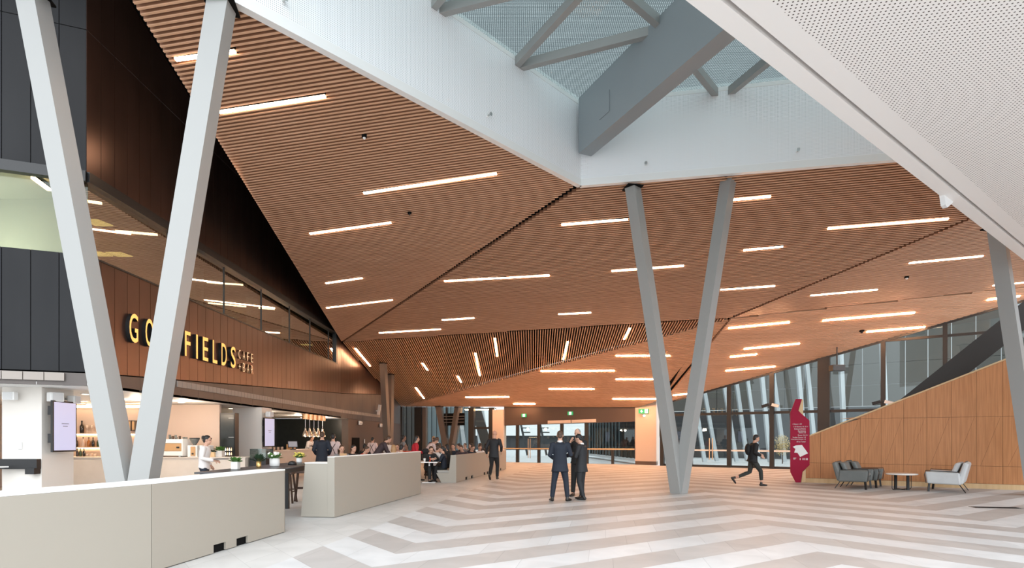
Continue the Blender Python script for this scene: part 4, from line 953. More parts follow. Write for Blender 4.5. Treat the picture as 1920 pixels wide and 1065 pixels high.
def stool(p, rz, lab, g):
    t = thing('bar_stool', lab, 'stool', p, rz, g)
    MB().box((0,0,.70), .36, .36, .06).build('seat', M['dark_wood'], t, bevel=.01)
    for sx_ in (-1,1):
        for sy_ in (-1,1): MB().bar((sx_*.13,sy_*.13,.70),(sx_*.2,sy_*.2,0),.035,.035).build('leg', M['dark_wood'], t)
    for sx_ in (-1,1): MB().bar((sx_*.175,-.175,.28),(sx_*.175,.175,.28),.025,.03).build('rung', M['dark_wood'], t)
    for sy_ in (-1,1): MB().bar((-.175,sy_*.175,.32),(.175,sy_*.175,.32),.025,.03).build('rung', M['dark_wood'], t)
stool((-5.52,14.55,0), .1, 'dark wooden bar stool in the gap between two barriers, nearer one', None); stool((-5.30,15.12,0), .3, 'dark wooden bar stool in the gap between two barriers, farther one', None)

# ================================================================ LOUNGE CORNER
def armchair(p, f, wd, lab, body, cush, hh_=.86, dep=.82):
    "p = centre on the floor, f = facing direction"
    t = thing('armchair', lab, 'armchair', p, math.atan2(f.y,f.x)-math.pi/2)
    W, Dp = wd/2, dep/2
    MB().box((0,.02,.24), wd-.14, dep-.1, .16).build('seat_frame', body, t, bevel=.05)
    MB().box((0,.08,.40), wd-.24, dep-.20, .10).build('seat_cushion', cush, t, bevel=.045)
    for s in (-1,1):
        a = MB().prism([V((s*(W-.11),-Dp+.02,.22)),V((s*(W-.11),Dp,.24)),V((s*(W-.10),Dp+.05,.60)),V((s*(W-.10),-Dp+.06,.58))], (s*.12,0,0)).build('arm', body, t, bevel=.04)
        MB().loft([V((s*(W+.01),-Dp+.1,.60)),V((s*(W+.015),0,.61)),V((s*(W+.01),Dp+.03,.625)),V((s*(W-.0),Dp+.06,.5)),V((s*(W-.0),Dp+.02,.25))],[.011]*5,seg=6).build('piping', M['piping'], a)
    bk = MB().prism([V((-W+.02,-Dp+.16,.24)),V((-W+.02,-Dp-.02,.24)),V((-W+.05,-Dp-.16,hh_-.05)),V((-W+.05,-Dp-.03,hh_))], (wd-.04,0,0)).build('backrest', body, t, bevel=.05)
    MB().loft([V((-W+.09,-Dp-.06,hh_-.012)),V((0,-Dp-.06,hh_-.010)),V((W-.09,-Dp-.06,hh_-.012))],[.011]*3,seg=6).build('piping', M['piping'], bk)
    n = 1 if wd < 1.1 else 2
    for k in range(n):
        cx_ = 0 if n == 1 else (k-.5)*(wd-.26)/2
        MB().prism([V((cx_-(wd-.3)/2/n,-Dp+.17,.47)),V((cx_-(wd-.3)/2/n,-Dp+.31,.5)),V((cx_-(wd-.3)/2/n,-Dp+.17,hh_-.04)),V((cx_-(wd-.3)/2/n,-Dp+.01,hh_-.02))], ((wd-.32)/n,0,0)).build('back_cushion', body, t, bevel=.05)
    for s in (-1,1):
        MB().bar((s*(W-.06),Dp-.06,.30),(s*(W-.05),Dp-.03,0),.05,.05).build('leg', M['black_frame'], t)
        MB().bar((s*(W-.1),-Dp+.1,.28),(s*(W-.06),-Dp-.08,0),.022,.022).build('leg', M['black_frame'], t)
    return t
f1 = V((.757,-.653,0)); f3 = V((-.76,.65,0))
armchair(V((10.86,18.86,0)), f1, .86, 'dark grey-green armchair nearer the camera, left of the round table', M['leather_dark'], M['seat_pale'])
armchair(V((11.60,19.55,0)), f1, .86, 'dark grey-green armchair farther back, half hidden by its twin', M['leather_dark'], M['seat_pale'])
armchair(V((13.12,17.98,0)), f3, 1.30, 'wide pale grey armchair alone to the right of the round table', M['leather_light'], M['leather_light'], .90, .84)
rt = thing('round_table', 'low round white-topped table between the armchairs', 'table', (12.06,18.42,0))
MB().lathe((0,0,.46), [(.40,0),(.43,.01),(.43,.035),(.42,.04)], 28).build('tabletop', M['marble'], rt, True)
for a in (0,1.57,3.14,4.71):
    c = V((math.cos(a+.35),math.sin(a+.35),0)); 
    if int(a*10)%31 == 0: MB().loft([c*.41+V((0,0,.46)),c*.41+V((0,0,.05)),c*.38+V((0,0,.015)),c*.1+V((0,0,.015))],[.011]*4,seg=6).build('wire_leg', M['black_frame'], rt)
    else: MB().bar(c*.2+V((0,0,0)), c*.2+V((0,0,.46)), .07, .05).build('leg', M['black_frame'], rt)
MB().bar((-.2,.0,.012),(.2,.0,.012),.05,.02).bar((0,-.2,.012),(0,.2,.012),.05,.02).build('foot_cross', M['black_frame'], rt)
fg = thing('floor_grate', 'narrow brown slotted grate set into the floor at the lower right', 'floor grate', fl(1867,952), math.radians(-12))
MB().box((0,0,.0), .95, .3, .006).build('frame', M['fascia'], fg)
for y in (-.08,0,.08): MB().box((0,y,.006), .9, .03, .004).build('slot', M['black'], fg)
# wayfinding totem
tt = thing('totem', 'tall raspberry faceted wayfinding totem at the end of the timber wall', 'sign', V((10.36,21.45,0)), math.radians(-22))
sc_ = 21.4/F
def tp(x, y): return V(((x-1500)*sc_*1.06, 0, max(.0,(905-y)*sc_)))
poly = [tp(1494,905),tp(1485.5,886),tp(1485.5,772),tp(1497,769),tp(1516,789),tp(1516,872),tp(1505,884),tp(1502,905)]
MB().prism(poly, (0,.22,0)).build('body', M['magenta'], tt, bevel=.006)
MB().prism([tp(1486,772),tp(1494,748),tp(1504,748),tp(1498,770)], (0,.22,0)).build('upper_fin', M['magenta'], tt, bevel=.006)
MB().prism([tp(1504,748.5),tp(1506,750),tp(1506,779),tp(1498.5,770)], (0,.2,0)).build('upper_side', M['light_wood'], tt)
MB().prism([tp(1505,885),tp(1510,880),tp(1510,904),tp(1503,905)], (0,.2,0)).build('lower_side', M['light_wood'], tt)
tx = MB()
def line(s, x1, y, h, anchor='r'):
    me = text_mesh(s, h*sc_, len(s)*h*.50*sc_, .004); me.transform(Matrix.Rotation(math.pi/2,4,'X')); me.materials.append(M['white'])
    o = bpy.data.objects.new('text_line', me); COL.objects.link(o); o.parent = tt; wd = len(s)*h*.50*sc_
    o.location = (tp(x1,y).x-(wd if anchor == 'r' else 0), -.004, (905-y)*sc_)
for s, x1, y, a in (('< Doors 1-20',1503.5,796.5,'r'),('1-15 Rooms 16, 21 >',1513.5,801.5,'r'),('Concourse Rooms',1510,805.5,'r'),('Escalators',1510,809.5,'r'),('Doors 2-3',1510,812.5,'r'),('Doors 12-13 >',1513.5,817.5,'r'),('Smaller Rooms 1-5',1510,821.5,'r'),('Courtyard Rooms 1-2',1510,825.5,'r'),('All to Tower',1510,829.5,'r')): line(s, x1, y, 2.6, a)
MB().prism([tp(1489,838)+V((0,-.006,0)),tp(1494,835.5)+V((0,-.006,0)),tp(1504,834.5)+V((0,-.006,0)),tp(1513.5,850)+V((0,-.006,0)),tp(1501,857)+V((0,-.006,0)),tp(1497,849.5)+V((0,-.006,0)),tp(1491.5,849)+V((0,-.006,0)),tp(1493.5,842)+V((0,-.006,0))], (0,.005,0)).build('plan_drawing', M['white'], tt)
for x, y, wd in ((1490,859.5,5),(1490,861.5,3.4)): MB().box(tp(x+wd/2,y)+V((0,-.003,0)), wd*sc_, .004, .018).build('text_line', M['white'], tt)
for x in (1501,1505.5,1507.5,1510.5,1512.5): MB().box(tp(x,863)+V((0,-.003,0)), .02, .004, .075).build('pictogram', M['white'], tt)
# exit signs
def exit_sign(p, rz, w1, h1, lab, arrow):
    t = thing('exit_sign', lab, 'exit sign', p, rz)
    MB().box((0,0,-h1/2), w1, .06, h1).build('panel', M['green_sign'], t)
    o = .62 if arrow else .5; wx = w1*(.30 if arrow else .42); cx_ = w1*(.27 if arrow else 0)
    MB().box((cx_,-.032,-h1*.42), wx, .006, h1*.84).build('doorway', M['white_sign'], t)
    f = MB(); z0 = -h1*.34; s = h1
    f.ell((cx_+.05*s,-.037,z0+.62*s),(.075*s,.004,.075*s),8,6); 
    f.bar((cx_,-.037,z0+.5*s),(cx_-.05*s,-.037,z0+.28*s),.12*s,.004,up=(0,1,0)).bar((cx_-.05*s,-.037,z0+.3*s),(cx_+.12*s,-.037,z0+.05*s),.08*s,.004,up=(0,1,0)).bar((cx_-.05*s,-.037,z0+.3*s),(cx_-.16*s,-.037,z0+.04*s),.08*s,.004,up=(0,1,0)).bar((cx_,-.037,z0+.5*s),(cx_+.16*s,-.037,z0+.38*s),.06*s,.004,up=(0,1,0))
    f.build('running_figure', M['green_dark'], t)
    if arrow:
        ax = -w1*.20
        MB().prism([V((ax-.26*s,-.036,0)),V((ax+.02*s,-.036,.30*s)),V((ax+.14*s,-.036,.30*s)),V((ax-.04*s,-.036,.07*s)),V((ax+.3*s,-.036,.07*s)),V((ax+.3*s,-.036,-.07*s)),V((ax-.04*s,-.036,-.07*s)),V((ax+.14*s,-.036,-.30*s)),V((ax+.02*s,-.036,-.30*s))],(0,.005,0)).build('arrow', M['white_sign'], t)
rzd = math.atan2(DWD.y,DWD.x)
for x, y, lab in ((983.2,779,'small green exit sign on the brown door head, left one'),(1070,775,'small green exit sign on the brown door head, near its middle')):
    q = on_line(DW0,DWD,x)-DN*.06; q.z = hz(q,y); exit_sign(q, rzd, .36, .23, lab, False)
q = on_line(DW0,DWD,1209)-DN*.28; q.z = hz(q,771); exit_sign(q, rzd, .62, .28, 'larger green exit sign with a white left arrow on the pale pier', True)
q = on_line(DW0,DWD,1210)-DN*.30; q.z = hz(q,779.5); t = thing('spot_light', 'small glowing spot light under the exit sign on the pale pier', 'spot light', q); MB().ell((0,0,0),(.07,.07,.07)).build('lens', M['led_int'], t, True); MB().cyl((0,.02,0),(0,.2,.0),.05).build('base', M['white'], t)
# café table by the banquette with things on it
tb1 = thing('cafe_table', 'white café table on a pedestal between the two barriers', 'table', (-2.98,21.45,0))
MB().box((0,0,.72), .66, .66, .03).build('tabletop', M['marble'], tb1, bevel=.004); MB().cyl((0,0,.02),(0,0,.72),.03).build('pedestal', M['white'], tb1); MB().box((0,0,0),.46,.46,.02).build('foot_plate', M['white'], tb1)
t = thing('paper_cup', 'white paper cup on the café table', 'cup', (-3.13,21.3,.751)); MB().lathe((0,0,0),[(.03,0),(.042,.11)],12).build('body', M['white'], t, True); MB().lathe((0,0,.11),[(.045,0),(.04,.012)],12).build('lid', M['paper'], t)
t = thing('sauce_bottle', 'small orange-red sauce bottle on the café table', 'bottle', (-2.95,21.4,.751)); MB().lathe((0,0,0),[(.028,0),(.028,.11),(.012,.15),(.012,.18)],10).build('body', M['orangecloth'], t, True); MB().lathe((0,0,.18),[(.014,0),(.014,.03)],8).build('cap', M['white'], t)
t = thing('tray', 'black tray at the right edge of the café table', 'tray', (-2.78,21.35,.751)); MB().box((0,0,0),.24,.34,.015).build('base', M['black_frame'], t)

# fittings on the right glass wall
def mullion_cam(x, y, lab):
    q = on_line(GW0,GWD,x)-gn*.16; q.z = H+(HZ-y)*q.y/F; t = thing('wall_camera', lab, 'camera', q)
    MB().bar(-gn*.0, -gn*.28, .08, .08).build('arm', M['black_frame'], t)
    for s in (-1,1): MB().bar(-gn*.25+GWD*(s*.08), -gn*.25+GWD*(s*.42)+V((0,0,-.10)), .16, .15).build('housing', M['black_frame' if s < 0 else 'outwhite'], t)
mullion_cam(1447.5, 759, 'pair of small cameras on the mullion left of the totem'); mullion_cam(1656, 753.5, 'pair of small cameras on the mullion above the timber wall slope')
q = on_line(GW0,GWD,1573)-gn*.7; q.z = H+(HZ-690)*q.y/F; t = thing('projector', 'black box projector hung before the glass right of the thick dark mullion', 'projector', q)
MB().box((0,0,-.16), .62, .4, .3).build('body', M['black_frame'], t, bevel=.02); MB().cyl((0,0,.1),(0,0,max(.3,zon(plE,q.x,q.y)-q.z)),.03).build('drop_rod', M['black_frame'], t)
for x in (1331,1336.8):
    q = on_line(GW0,GWD,x)-gn*.1; MB().cyl(up3(q,.42), up3(q,1.62), .028).build('pull_handle', M['copper'], g2)
# ================================================================ PEOPLE
_cache = {}
def remeshed(mb, name, vox, it=4):
    me = mb.mesh('tmp'); o = bpy.data.objects.new('tmp', me); COL.objects.link(o)
    r = o.modifiers.new('r', 'REMESH'); r.mode = 'VOXEL'; r.voxel_size = vox; r.use_smooth_shade = True
    s = o.modifiers.new('s', 'SMOOTH'); s.factor = .5; s.iterations = it
    bpy.context.view_layer.update()
    out = bpy.data.meshes.new_from_object(o.evaluated_get(bpy.context.evaluated_depsgraph_get())); out.name = name
    bpy.data.objects.remove(o); bpy.data.meshes.remove(me)
    out.polygons.foreach_set('use_smooth', [True]*len(out.polygons)); return out
# poses: joints in metres for a 1.78 m figure facing +Y, right hand on +X
def mirror(d): return d
STAND = dict(pel=(0,0,.94), nb=(0,.0,1.49), hd=(0,.03,1.655), hp=0, hy=0, eL=(-.27,-.04,1.15), wL=(-.27,.04,.90), eR=(.27,-.04,1.15), wR=(.27,.04,.90), kL=(-.11,.02,.50), aL=(-.12,-.02,.09), kR=(.11,.02,.50), aR=(.12,-.02,.09), tL=0, tR=0)
def P(**k): d = dict(STAND); d.update(k); return d
POSES = {
 'apart': P(aL=(-.20,.0,.09), kL=(-.15,.02,.50), aR=(.19,.02,.09), kR=(.15,.03,.50), eR=(.275,.02,1.17), wR=(.14,.27,1.14), eL=(-.255,-.02,1.16), wL=(-.12,.22,1.05), hp=-.15, tR=-.5, tL=.35),
 'phone': P(eR=(.25,.06,1.16), wR=(.07,.33,1.20), eL=(-.25,.06,1.16), wL=(-.06,.33,1.19), hp=-.5, hd=(0,.075,1.635), aR=(.11,.04,.09), aL=(-.10,-.10,.09)),
 'chin': P(eR=(.26,.14,1.20), wR=(.09,.26,1.44), eL=(-.25,.08,1.14), wL=(.05,.24,1.13), hp=-.12, aR=(.13,.03,.09)),
 'walkaway': P(pel=(0,.02,.93), nb=(.01,.04,1.48), hd=(.02,.07,1.65), aL=(-.09,-.30,.17), kL=(-.10,.06,.52), aR=(.09,.16,.09), kR=(.10,.16,.50), eL=(-.28,-.02,1.16), wL=(-.29,.10,.92), eR=(.30,-.10,1.18), wR=(.25,.10,1.02), pL=-.7),
 'stride': P(pel=(0,.0,.90), nb=(0,.06,1.44), hd=(0,.13,1.60), hp=-.25, aR=(.07,.28,.09), kR=(.09,.24,.50), aL=(-.08,-.60,.26), kL=(-.09,-.06,.46), eR=(.24,-.02,1.13), wR=(.20,.20,1.02), eL=(-.24,.10,1.13), wL=(-.18,.30,1.07), pL=-.9),
 'carry': P(nb=(0,.03,1.48), hd=(0,.08,1.64), hp=-.2, eR=(.25,.02,1.16), wR=(.17,.30,1.10), eL=(-.24,-.06,1.16), wL=(-.22,.10,.95), aR=(.1,.18,.09), kR=(.1,.14,.5), aL=(-.1,-.2,.12), kL=(-.1,.02,.5)),
 'back': P(eL=(-.27,-.02,1.16), wL=(-.20,.18,1.0), eR=(.27,-.02,1.16), wR=(.20,.18,1.0), hp=-.2),
 'lean': P(pel=(0,-.06,.93), nb=(0,.26,1.38), hd=(0,.38,1.50), hp=-.5, eR=(.25,.32,1.08), wR=(.20,.48,.92), eL=(-.25,.30,1.08), wL=(-.18,.46,.92)),
 'chef': P(nb=(-.05,.16,1.44), hd=(-.02,.26,1.58), hp=-.5, eL=(-.32,.22,1.2), wL=(-.30,.38,1.12), eR=(.28,.2,1.16), wR=(.2,.42,1.12)),
 'sit': P(pel=(0,0,.53), nb=(0,.03,1.07), hd=(0,.08,1.235), hp=-.15, eR=(.26,.12,.80), wR=(.15,.36,.80), eL=(-.26,.12,.80), wL=(-.15,.36,.80), kR=(.12,.42,.53), aR=(.12,.40,.09), kL=(-.12,.42,.53), aL=(-.12,.36,.09)),
 'sitlean': P(pel=(0,0,.53), nb=(0,.14,1.03), hd=(0,.24,1.175), hp=-.45, eR=(.27,.28,.80), wR=(.10,.46,.84), eL=(-.27,.28,.80), wL=(-.10,.46,.86), kR=(.13,.42,.53), aR=(.13,.42,.09), kL=(-.13,.42,.53), aL=(-.13,.30,.09)),
}
def v(p): return V(p)
def face_frame(hp, hy): return Matrix.Rotation(hy,3,'Z') @ Matrix.Rotation(hp,3,'X')
def hand(mb, w, e, side):
    d = (w-e).normalized(); up = V((0,0,1)); n = d.cross(V((0,0,1)))
    if n.length < .3: n = V((side,0,0))-d*d.x*side
    n.normalize(); across = d.cross(n).normalized()
    palm = w+d*.085; mb.loft([w-d*.01,w+d*.03,palm], [(.024,.02),(.034,.017),(.038,.016)], ref=across, seg=10)
    curl = -n*side if abs(d.z) > .7 else V((0,0,-1))
    for i, L in enumerate((.062,.076,.080,.070)):
        b = palm+across*(.027-.018*i)-d*.005; m = b+d*L*.52+curl*L*.12; t = m+d*L*.36+curl*L*.36
        mb.loft([b-d*.012,m,t], [.0098,.0092,.0078], ref=across, seg=7)
    b = w+d*.035+across*.03; m = b+across*.024+d*.03+curl*.01; t = m+d*.035+curl*.012
    mb.loft([b-across*.02,m,t], [.012,.0105,.008], ref=n, seg=7)
def torso_pts(p):
    a, b = v(p['pel']), v(p['nb']); mid = lerp(a,b,.45)+V((0,-.015,0)); ch = lerp(a,b,.72)+V((0,-.005,0)); return a, mid, ch, b
def shoulders(p):
    b = v(p['nb']); up = (b-v(p['pel'])).normalized(); c = b-up*.06; return c+V((-.185,0,0)), c+V((.185,0,0))
def build_body(p):
    mb = MB(); a, mid, ch, b = torso_pts(p); up = (b-a).normalized(); hd = v(p['hd']); R = face_frame(p['hp'],p['hy'])
    mb.loft([a-up*.09,a,mid,ch,b-up*.07,b-up*.02,lerp(b,hd,.35),lerp(b,hd,.7)], [(.12,.09),(.16,.11),(.138,.098),(.165,.112),(.165,.09),(.085,.068),(.056,.058),(.054,.058)], seg=14)
    mb.ell(hd+R@V((0,-.012,.035)), (.074,.094,.092), M=R, seg=14, rings=10); mb.ell(hd+R@V((0,.022,-.045)), (.057,.068,.075), M=R, seg=12)
    mb.ell(hd+R@V((0,.05,-.088)), (.034,.032,.03), M=R); mb.ell(hd+R@V((0,.094,-.012)), (.013,.02,.028), M=R, seg=8, rings=6); mb.ell(hd+R@V((0,.082,-.058)), (.027,.014,.011), M=R, seg=8, rings=6)
    mb.ell(hd+R@V((0,.074,.036)), (.05,.02,.014), M=R, seg=8, rings=6)
    for s in (-1,1): mb.ell(hd+R@V((s*.076,-.008,-.005)), (.013,.022,.034), M=R, seg=8, rings=6)
    sL, sR = shoulders(p)
    for s, sh, e, w_ in ((-1,sL,v(p['eL']),v(p['wL'])),(1,sR,v(p['eR']),v(p['wR']))):
        mb.loft([sh-V((s*.07,0,0)),sh,lerp(sh,e,.5),e,lerp(e,w_,.4),w_], [.06,.056,.047,.040,.039,.027], ref=(0,1,.3), seg=10); hand(mb, w_, e, s)
    for s, k, n_, t in ((-1,v(p['kL']),v(p['aL']),p['tL']),(1,v(p['kR']),v(p['aR']),p['tR'])):
        h = a+V((s*.085,0,-.03)); mb.loft([h,lerp(h,k,.4),k,lerp(k,n_,.35),n_,n_-V((0,0,.05))], [.088,.08,.056,.055,.036,.035], ref=(1,0,0), seg=10)
    return mb
def build_top(p, hem, slim, flare):
    mb = MB(); a, mid, ch, b = torso_pts(p); up = (b-a).normalized(); g = .018-slim
    seat = v(p['kR']).z > .45 and a.z < .7
    low = [a-up*(.03 if seat else hem)+V((0,-.01,0))]
    mb.loft(low+[a,mid,ch,b-up*.065,b-up*.02,b+up*.012], [(.178+flare+g,.125+flare+g),(.168+g,.122+g),(.148+g,.112+g),(.176+g,.125+g),(.178+g,.103+g),(.10,.082),(.068,.068)], seg=16)
    sL, sR = shoulders(p)
    for s, sh, e, w_ in ((-1,sL,v(p['eL']),v(p['wL'])),(1,sR,v(p['eR']),v(p['wR']))):
        mb.loft([sh-V((s*.06,0,0)),sh,lerp(sh,e,.5),e,lerp(e,w_,.5),lerp(e,w_,.94)], [.078+g*.5,.07+g*.5,.058+g*.5,.052+g*.5,.048+g*.4,.041+g*.4], ref=(0,1,.3), seg=12)
    return mb
def build_trousers(p, crop):
    mb = MB(); a = v(p['pel']); b = v(p['nb']); up = (b-a).normalized()
    mb.loft([a-up*.10,a-up*.03,a+up*.08], [(.14,.11),(.172,.128),(.155,.118)], seg=14)
    for s, k, n_ in ((-1,v(p['kL']),v(p['aL'])),(1,v(p['kR']),v(p['aR']))):
        h = a+V((s*.085,0,-.04)); e = lerp(k,n_,1-crop)
        mb.loft([h,lerp(h,k,.4),k,lerp(k,e,.4),e+V((0,0,-.01))], [.102,.094,.072,.068,.056], ref=(1,0,0), seg=12)
    return mb
def build_shoe(p, s):
    n_ = v(p['aL'] if s < 0 else p['aR']); yaw = p['tL'] if s < 0 else p['tR']; pit = p.get('pL',0) if s < 0 else 0
    k = v(p['kL'] if s < 0 else p['kR']); R = Matrix.Rotation(yaw,3,'Z')@Matrix.Rotation(pit,3,'X')
    f = lambda y, z: n_+R@V((0,y,z-.09))
    mb = MB(); mb.loft([f(-.075,.035),f(-.05,.04),f(.02,.042),f(.10,.034),f(.165,.028),f(.19,.026)], [(.028,.030),(.037,.038),(.040,.041),(.044,.033),(.036,.026),(.02,.016)], ref=R@V((1,0,0)), seg=12)
    mb.loft([f(-.03,.045),n_+lerp(V((0,0,0)),(k-n_),.1)], [.042,.044], seg=10); return mb
HAIR = {
 'short': [((0,-.022,.045),(.082,.10,.092)),((0,-.062,-.01),(.074,.05,.075))],
 'crop': [((0,-.026,.040),(.079,.097,.090)),((0,-.062,-.01),(.070,.045,.07))],
 'long': [((0,-.022,.045),(.086,.102,.094)),((0,-.072,-.04),(.084,.055,.11)),((.062,-.035,-.08),(.032,.05,.13)),((-.062,-.035,-.08),(.032,.05,.13)),((0,-.085,-.16),(.088,.045,.10))],
 'bun': [((0,-.022,.045),(.083,.10,.092)),((0,-.062,-.01),(.074,.05,.075)),((0,-.125,.06),(.042,.042,.042))],
 'tail': [((0,-.022,.045),(.083,.10,.092)),((0,-.062,-.01),(.074,.05,.075)),((0,-.13,.0),(.03,.04,.06)),((0,-.145,-.09),(.027,.03,.08))],
}
def build_hair(p, style):
    mb = MB(); hd = v(p['hd']); R = face_frame(p['hp'],p['hy'])
    for c, r in HAIR[style]: mb.ell(hd+R@V(c), r, M=R, seg=14, rings=9)
    if style == 'bald': return mb
    cut = [hd+R@V((0,.02,.035)), R@V((0,1,-.55)).normalized()]
    return mb, cut
def hair_mesh(p, style):
    mb, (c, n) = build_hair(p, style); me = remeshed(mb, 'hair', .009, 3)
    import bmesh
    bm = bmesh.new(); bm.from_mesh(me)
    bmesh.ops.bisect_plane(bm, geom=bm.verts[:]+bm.edges[:]+bm.faces[:], plane_co=c, plane_no=n, clear_outer=True)
    ed = [e for e in bm.edges if e.is_boundary]
    if ed: bmesh.ops.holes_fill(bm, edges=ed)
    bm.to_mesh(me); bm.free(); return me
def get(key, fn):
    if key not in _cache: _cache[key] = fn()
    return _cache[key]
def add_part(name, me, m, root):
    o = bpy.data.objects.new(name, me); COL.objects.link(o); o.parent = root
    if not me.materials: me.materials.append(None)
    o.material_slots[0].link = 'OBJECT'; o.material_slots[0].material = m; return o
def person(lab, loc, face, pose, h=1.78, top='navy', legs='navy', hair=('short','hair_brown'), skin='skin', topname='jacket', hem=.16, slim=0, flare=.02, crop=.06, shoes='shoe', group=None, collar=None, extra=None, vox=.011):
    t = thing('person', lab, 'person', loc, face, group); s = h/1.78; t.scale = (s,s,s); p = POSES[pose]
    add_part('body', get((pose,'body'), lambda: remeshed(build_body(p), 'body', .0105, 2)), M[skin], t)
    add_part(topname, get((pose,'top',hem,slim,flare), lambda: remeshed(build_top(p,hem,slim,flare), 'top', .012, 9)), M[top], t)
    add_part('trousers', get((pose,'legs',crop), lambda: remeshed(build_trousers(p,crop), 'trousers', .012)), M[legs], t)
    for s_ in (-1,1): add_part('shoe', get((pose,'shoe',s_), lambda: remeshed(build_shoe(p,s_), 'shoe', .009, 2)), M[shoes], t)
    if hair: add_part('hair', get((pose,'hair',hair[0]), lambda: hair_mesh(p,hair[0])), M[hair[1]], t)
    hd = v(p['hd']); R = face_frame(p['hp'],p['hy'])
    for s_ in (-1,1):
        me = get((pose,'eye',s_), lambda: MB().ell(hd+R@V((s_*.031,.083,.012)), (.013,.009,.008), M=R, seg=8, rings=6).mesh('eye', True)); add_part('eye', me, M['eye'], t)
    add_part('mouth', get((pose,'mouth'), lambda: MB().ell(hd+R@V((0,.094,-.060)), (.023,.006,.005), M=R, seg=8, rings=6).mesh('mouth', True)), mat_lip(), t)
    if collar:
        b = v(p['nb']); up = (b-v(p['pel'])).normalized()
        add_part('collar', get((pose,'collar'), lambda: MB().loft([b-up*.015,b+up*.01,b+up*.045],[(.074,.076),(.069,.071),(.062,.065)],seg=16).mesh('collar', True)), M[collar], t)
    if extra: extra(t, p)
    return t
def mat_lip():
    if 'lip' not in M: M['lip'] = mat('lips', (.38,.15,.12), .5)
    return M['lip']
def gp(x, Y): return V(((x-CX)/F*Y, Y, 0))
def straps(t, p):
    b = v(p['nb']); a = v(p['pel']); up = (b-a).normalized(); bk = V((0,-1,0)); mb = MB()
    for s in (-1,1): mb.loft([b-up*.03+V((s*.11,-.06,0)),b-up*.12+V((s*.075,-.145,0)),lerp(a,b,.5)+V((-s*.02,-.142,0)),a+up*.08+V((-s*.10,-.125,0))],[(.014,.006)]*4,ref=(1,0,0),seg=6)
    mb.build('apron_strap', M['brownapron'], t)
def apron(t, p):
    a, mid, ch, b = torso_pts(p); up = (b-a).normalized(); mb = MB(); f = up.cross(V((1,0,0)))*-1
    if f.y < 0: f = -f
    mb.loft([a-up*.25+f*.10,a+f*.10,mid+f*.09,ch+f*.085],[(.17,.06),(.165,.06),(.14,.055),(.10,.055)],seg=14); mb.build('apron', M['brownapron'], t)
def phone(t, p): 
    w_ = lerp(v(p['wR']),v(p['wL']),.5)+V((0,.12,.03)); MB().bar(w_+V((0,-.06,-.02)),w_+V((0,.06,.05)),.072,.010).build('phone', M['black_frame'], t)
def cuffless(t, p): pass
# --- the group on the chevron floor
person('man in navy suit, back to camera, left of the three standing men', gp(1050,14.95), -.10, 'apart', 1.77, 'navy', 'navy', ('crop','hair_brown'), collar='whitecloth', hem=.20, flare=.03)
person('dark-haired man in black suit looking down, right of the three standing men', gp(1090,15.35), math.radians(62), 'phone', 1.70, 'blacksuit', 'blacksuit', ('short','hair_black'), collar='whitecloth', hem=.20, flare=.025)
person('grey-haired man raising a hand to his chin, half hidden behind two suited men', gp(1083.5,16.2), math.radians(150), 'chin', 1.84, 'blackcloth', 'blackcloth', ('crop','hair_grey'), hem=.06, collar='whitecloth')
person('bald man in a dark navy jacket walking away beside the long banquette', gp(926,23.0), -.18, 'walkaway', 1.90, 'blacksuit', 'blackcloth', None, hem=.14, flare=.01, slim=.004)
def pack(t, p):
    c = lerp(v(p['pel']),v(p['nb']),.62)+V((0,-.20,0)); MB().ell(c,(.14,.09,.2),seg=14).build('backpack', M['blackcloth'], t, True)
person('person in dark hooded top striding right before the right glass wall', gp(1411,19.9), math.radians(-90), 'stride', 1.76, 'blackcloth', 'olive', ('short','hair_black'), topname='hooded_top', hem=.10, crop=.30, flare=.03, slim=-.012, extra=pack)
# --- café staff
def tray_(t, p): MB().box(v(p['wR'])+V((-.05,.16,.03)), .3, .3, .018).build('tray', M['charcoal'], t)
person('waitress in white top walking right with a tray behind the near barrier', gp(383,14.9), math.radians(-80), 'carry', 1.66, 'whitecloth', 'navy', ('bun','hair_black'), topname='shirt', hem=.05, flare=0, extra=tray_)
person('chef in white with brown apron under the row of heat lamps', V((-10.32,30.0,0)), math.radians(-105), 'chef', 1.80, 'whitecloth', 'blackcloth', ('crop','hair_brown'), topname='chef_jacket', hem=.08, flare=0, extra=apron)
person('man in a long dark coat seen from behind at the ordering counter', gp(604,20.6), math.radians(12), 'back', 1.82, 'navy', 'navy', ('crop','hair_brown'), topname='coat', hem=.42, flare=.05, slim=-.01)
person('waiter with crossed apron straps, back turned, right of the long-coated man', gp(624.5,21.6), math.radians(8), 'back', 1.76, 'pinkcloth', 'blackcloth', ('short','hair_black'), topname='shirt', hem=.05, flare=0, extra=straps)
person('waiter with apron straps standing far back before the brown wall', gp(698.5,29.0), math.radians(-10), 'back', 1.66, 'pinkcloth', 'blackcloth', ('short','hair_black'), topname='shirt', hem=.05, flare=0, extra=straps)
person('man in a plum-dark jacket bending to the right over the diners', gp(709,22.4), math.radians(-75), 'lean', 1.84, 'plum', 'blackcloth', ('short','hair_brown'), hem=.12)
person('waiter in a white shirt partly behind the bending man in plum', gp(727.5,23.1), math.radians(30), 'lean', 1.70, 'whitecloth', 'blackcloth', ('short','hair_brown'), topname='shirt', hem=.05, flare=0, extra=straps)
person('man in a grey top before the pale end pier, left of the woman in red', gp(756,25.6), math.radians(-70), 'back', 1.72, 'greycloth', 'blackcloth', ('crop','hair_black'), skin='skin_dark', topname='sweater', hem=.06)
def bag(t, p): MB().ell(v(p['wR'])+V((.02,.10,.05)), (.10,.17,.13), seg=12).build('handbag', M['blackcloth'], t, True)
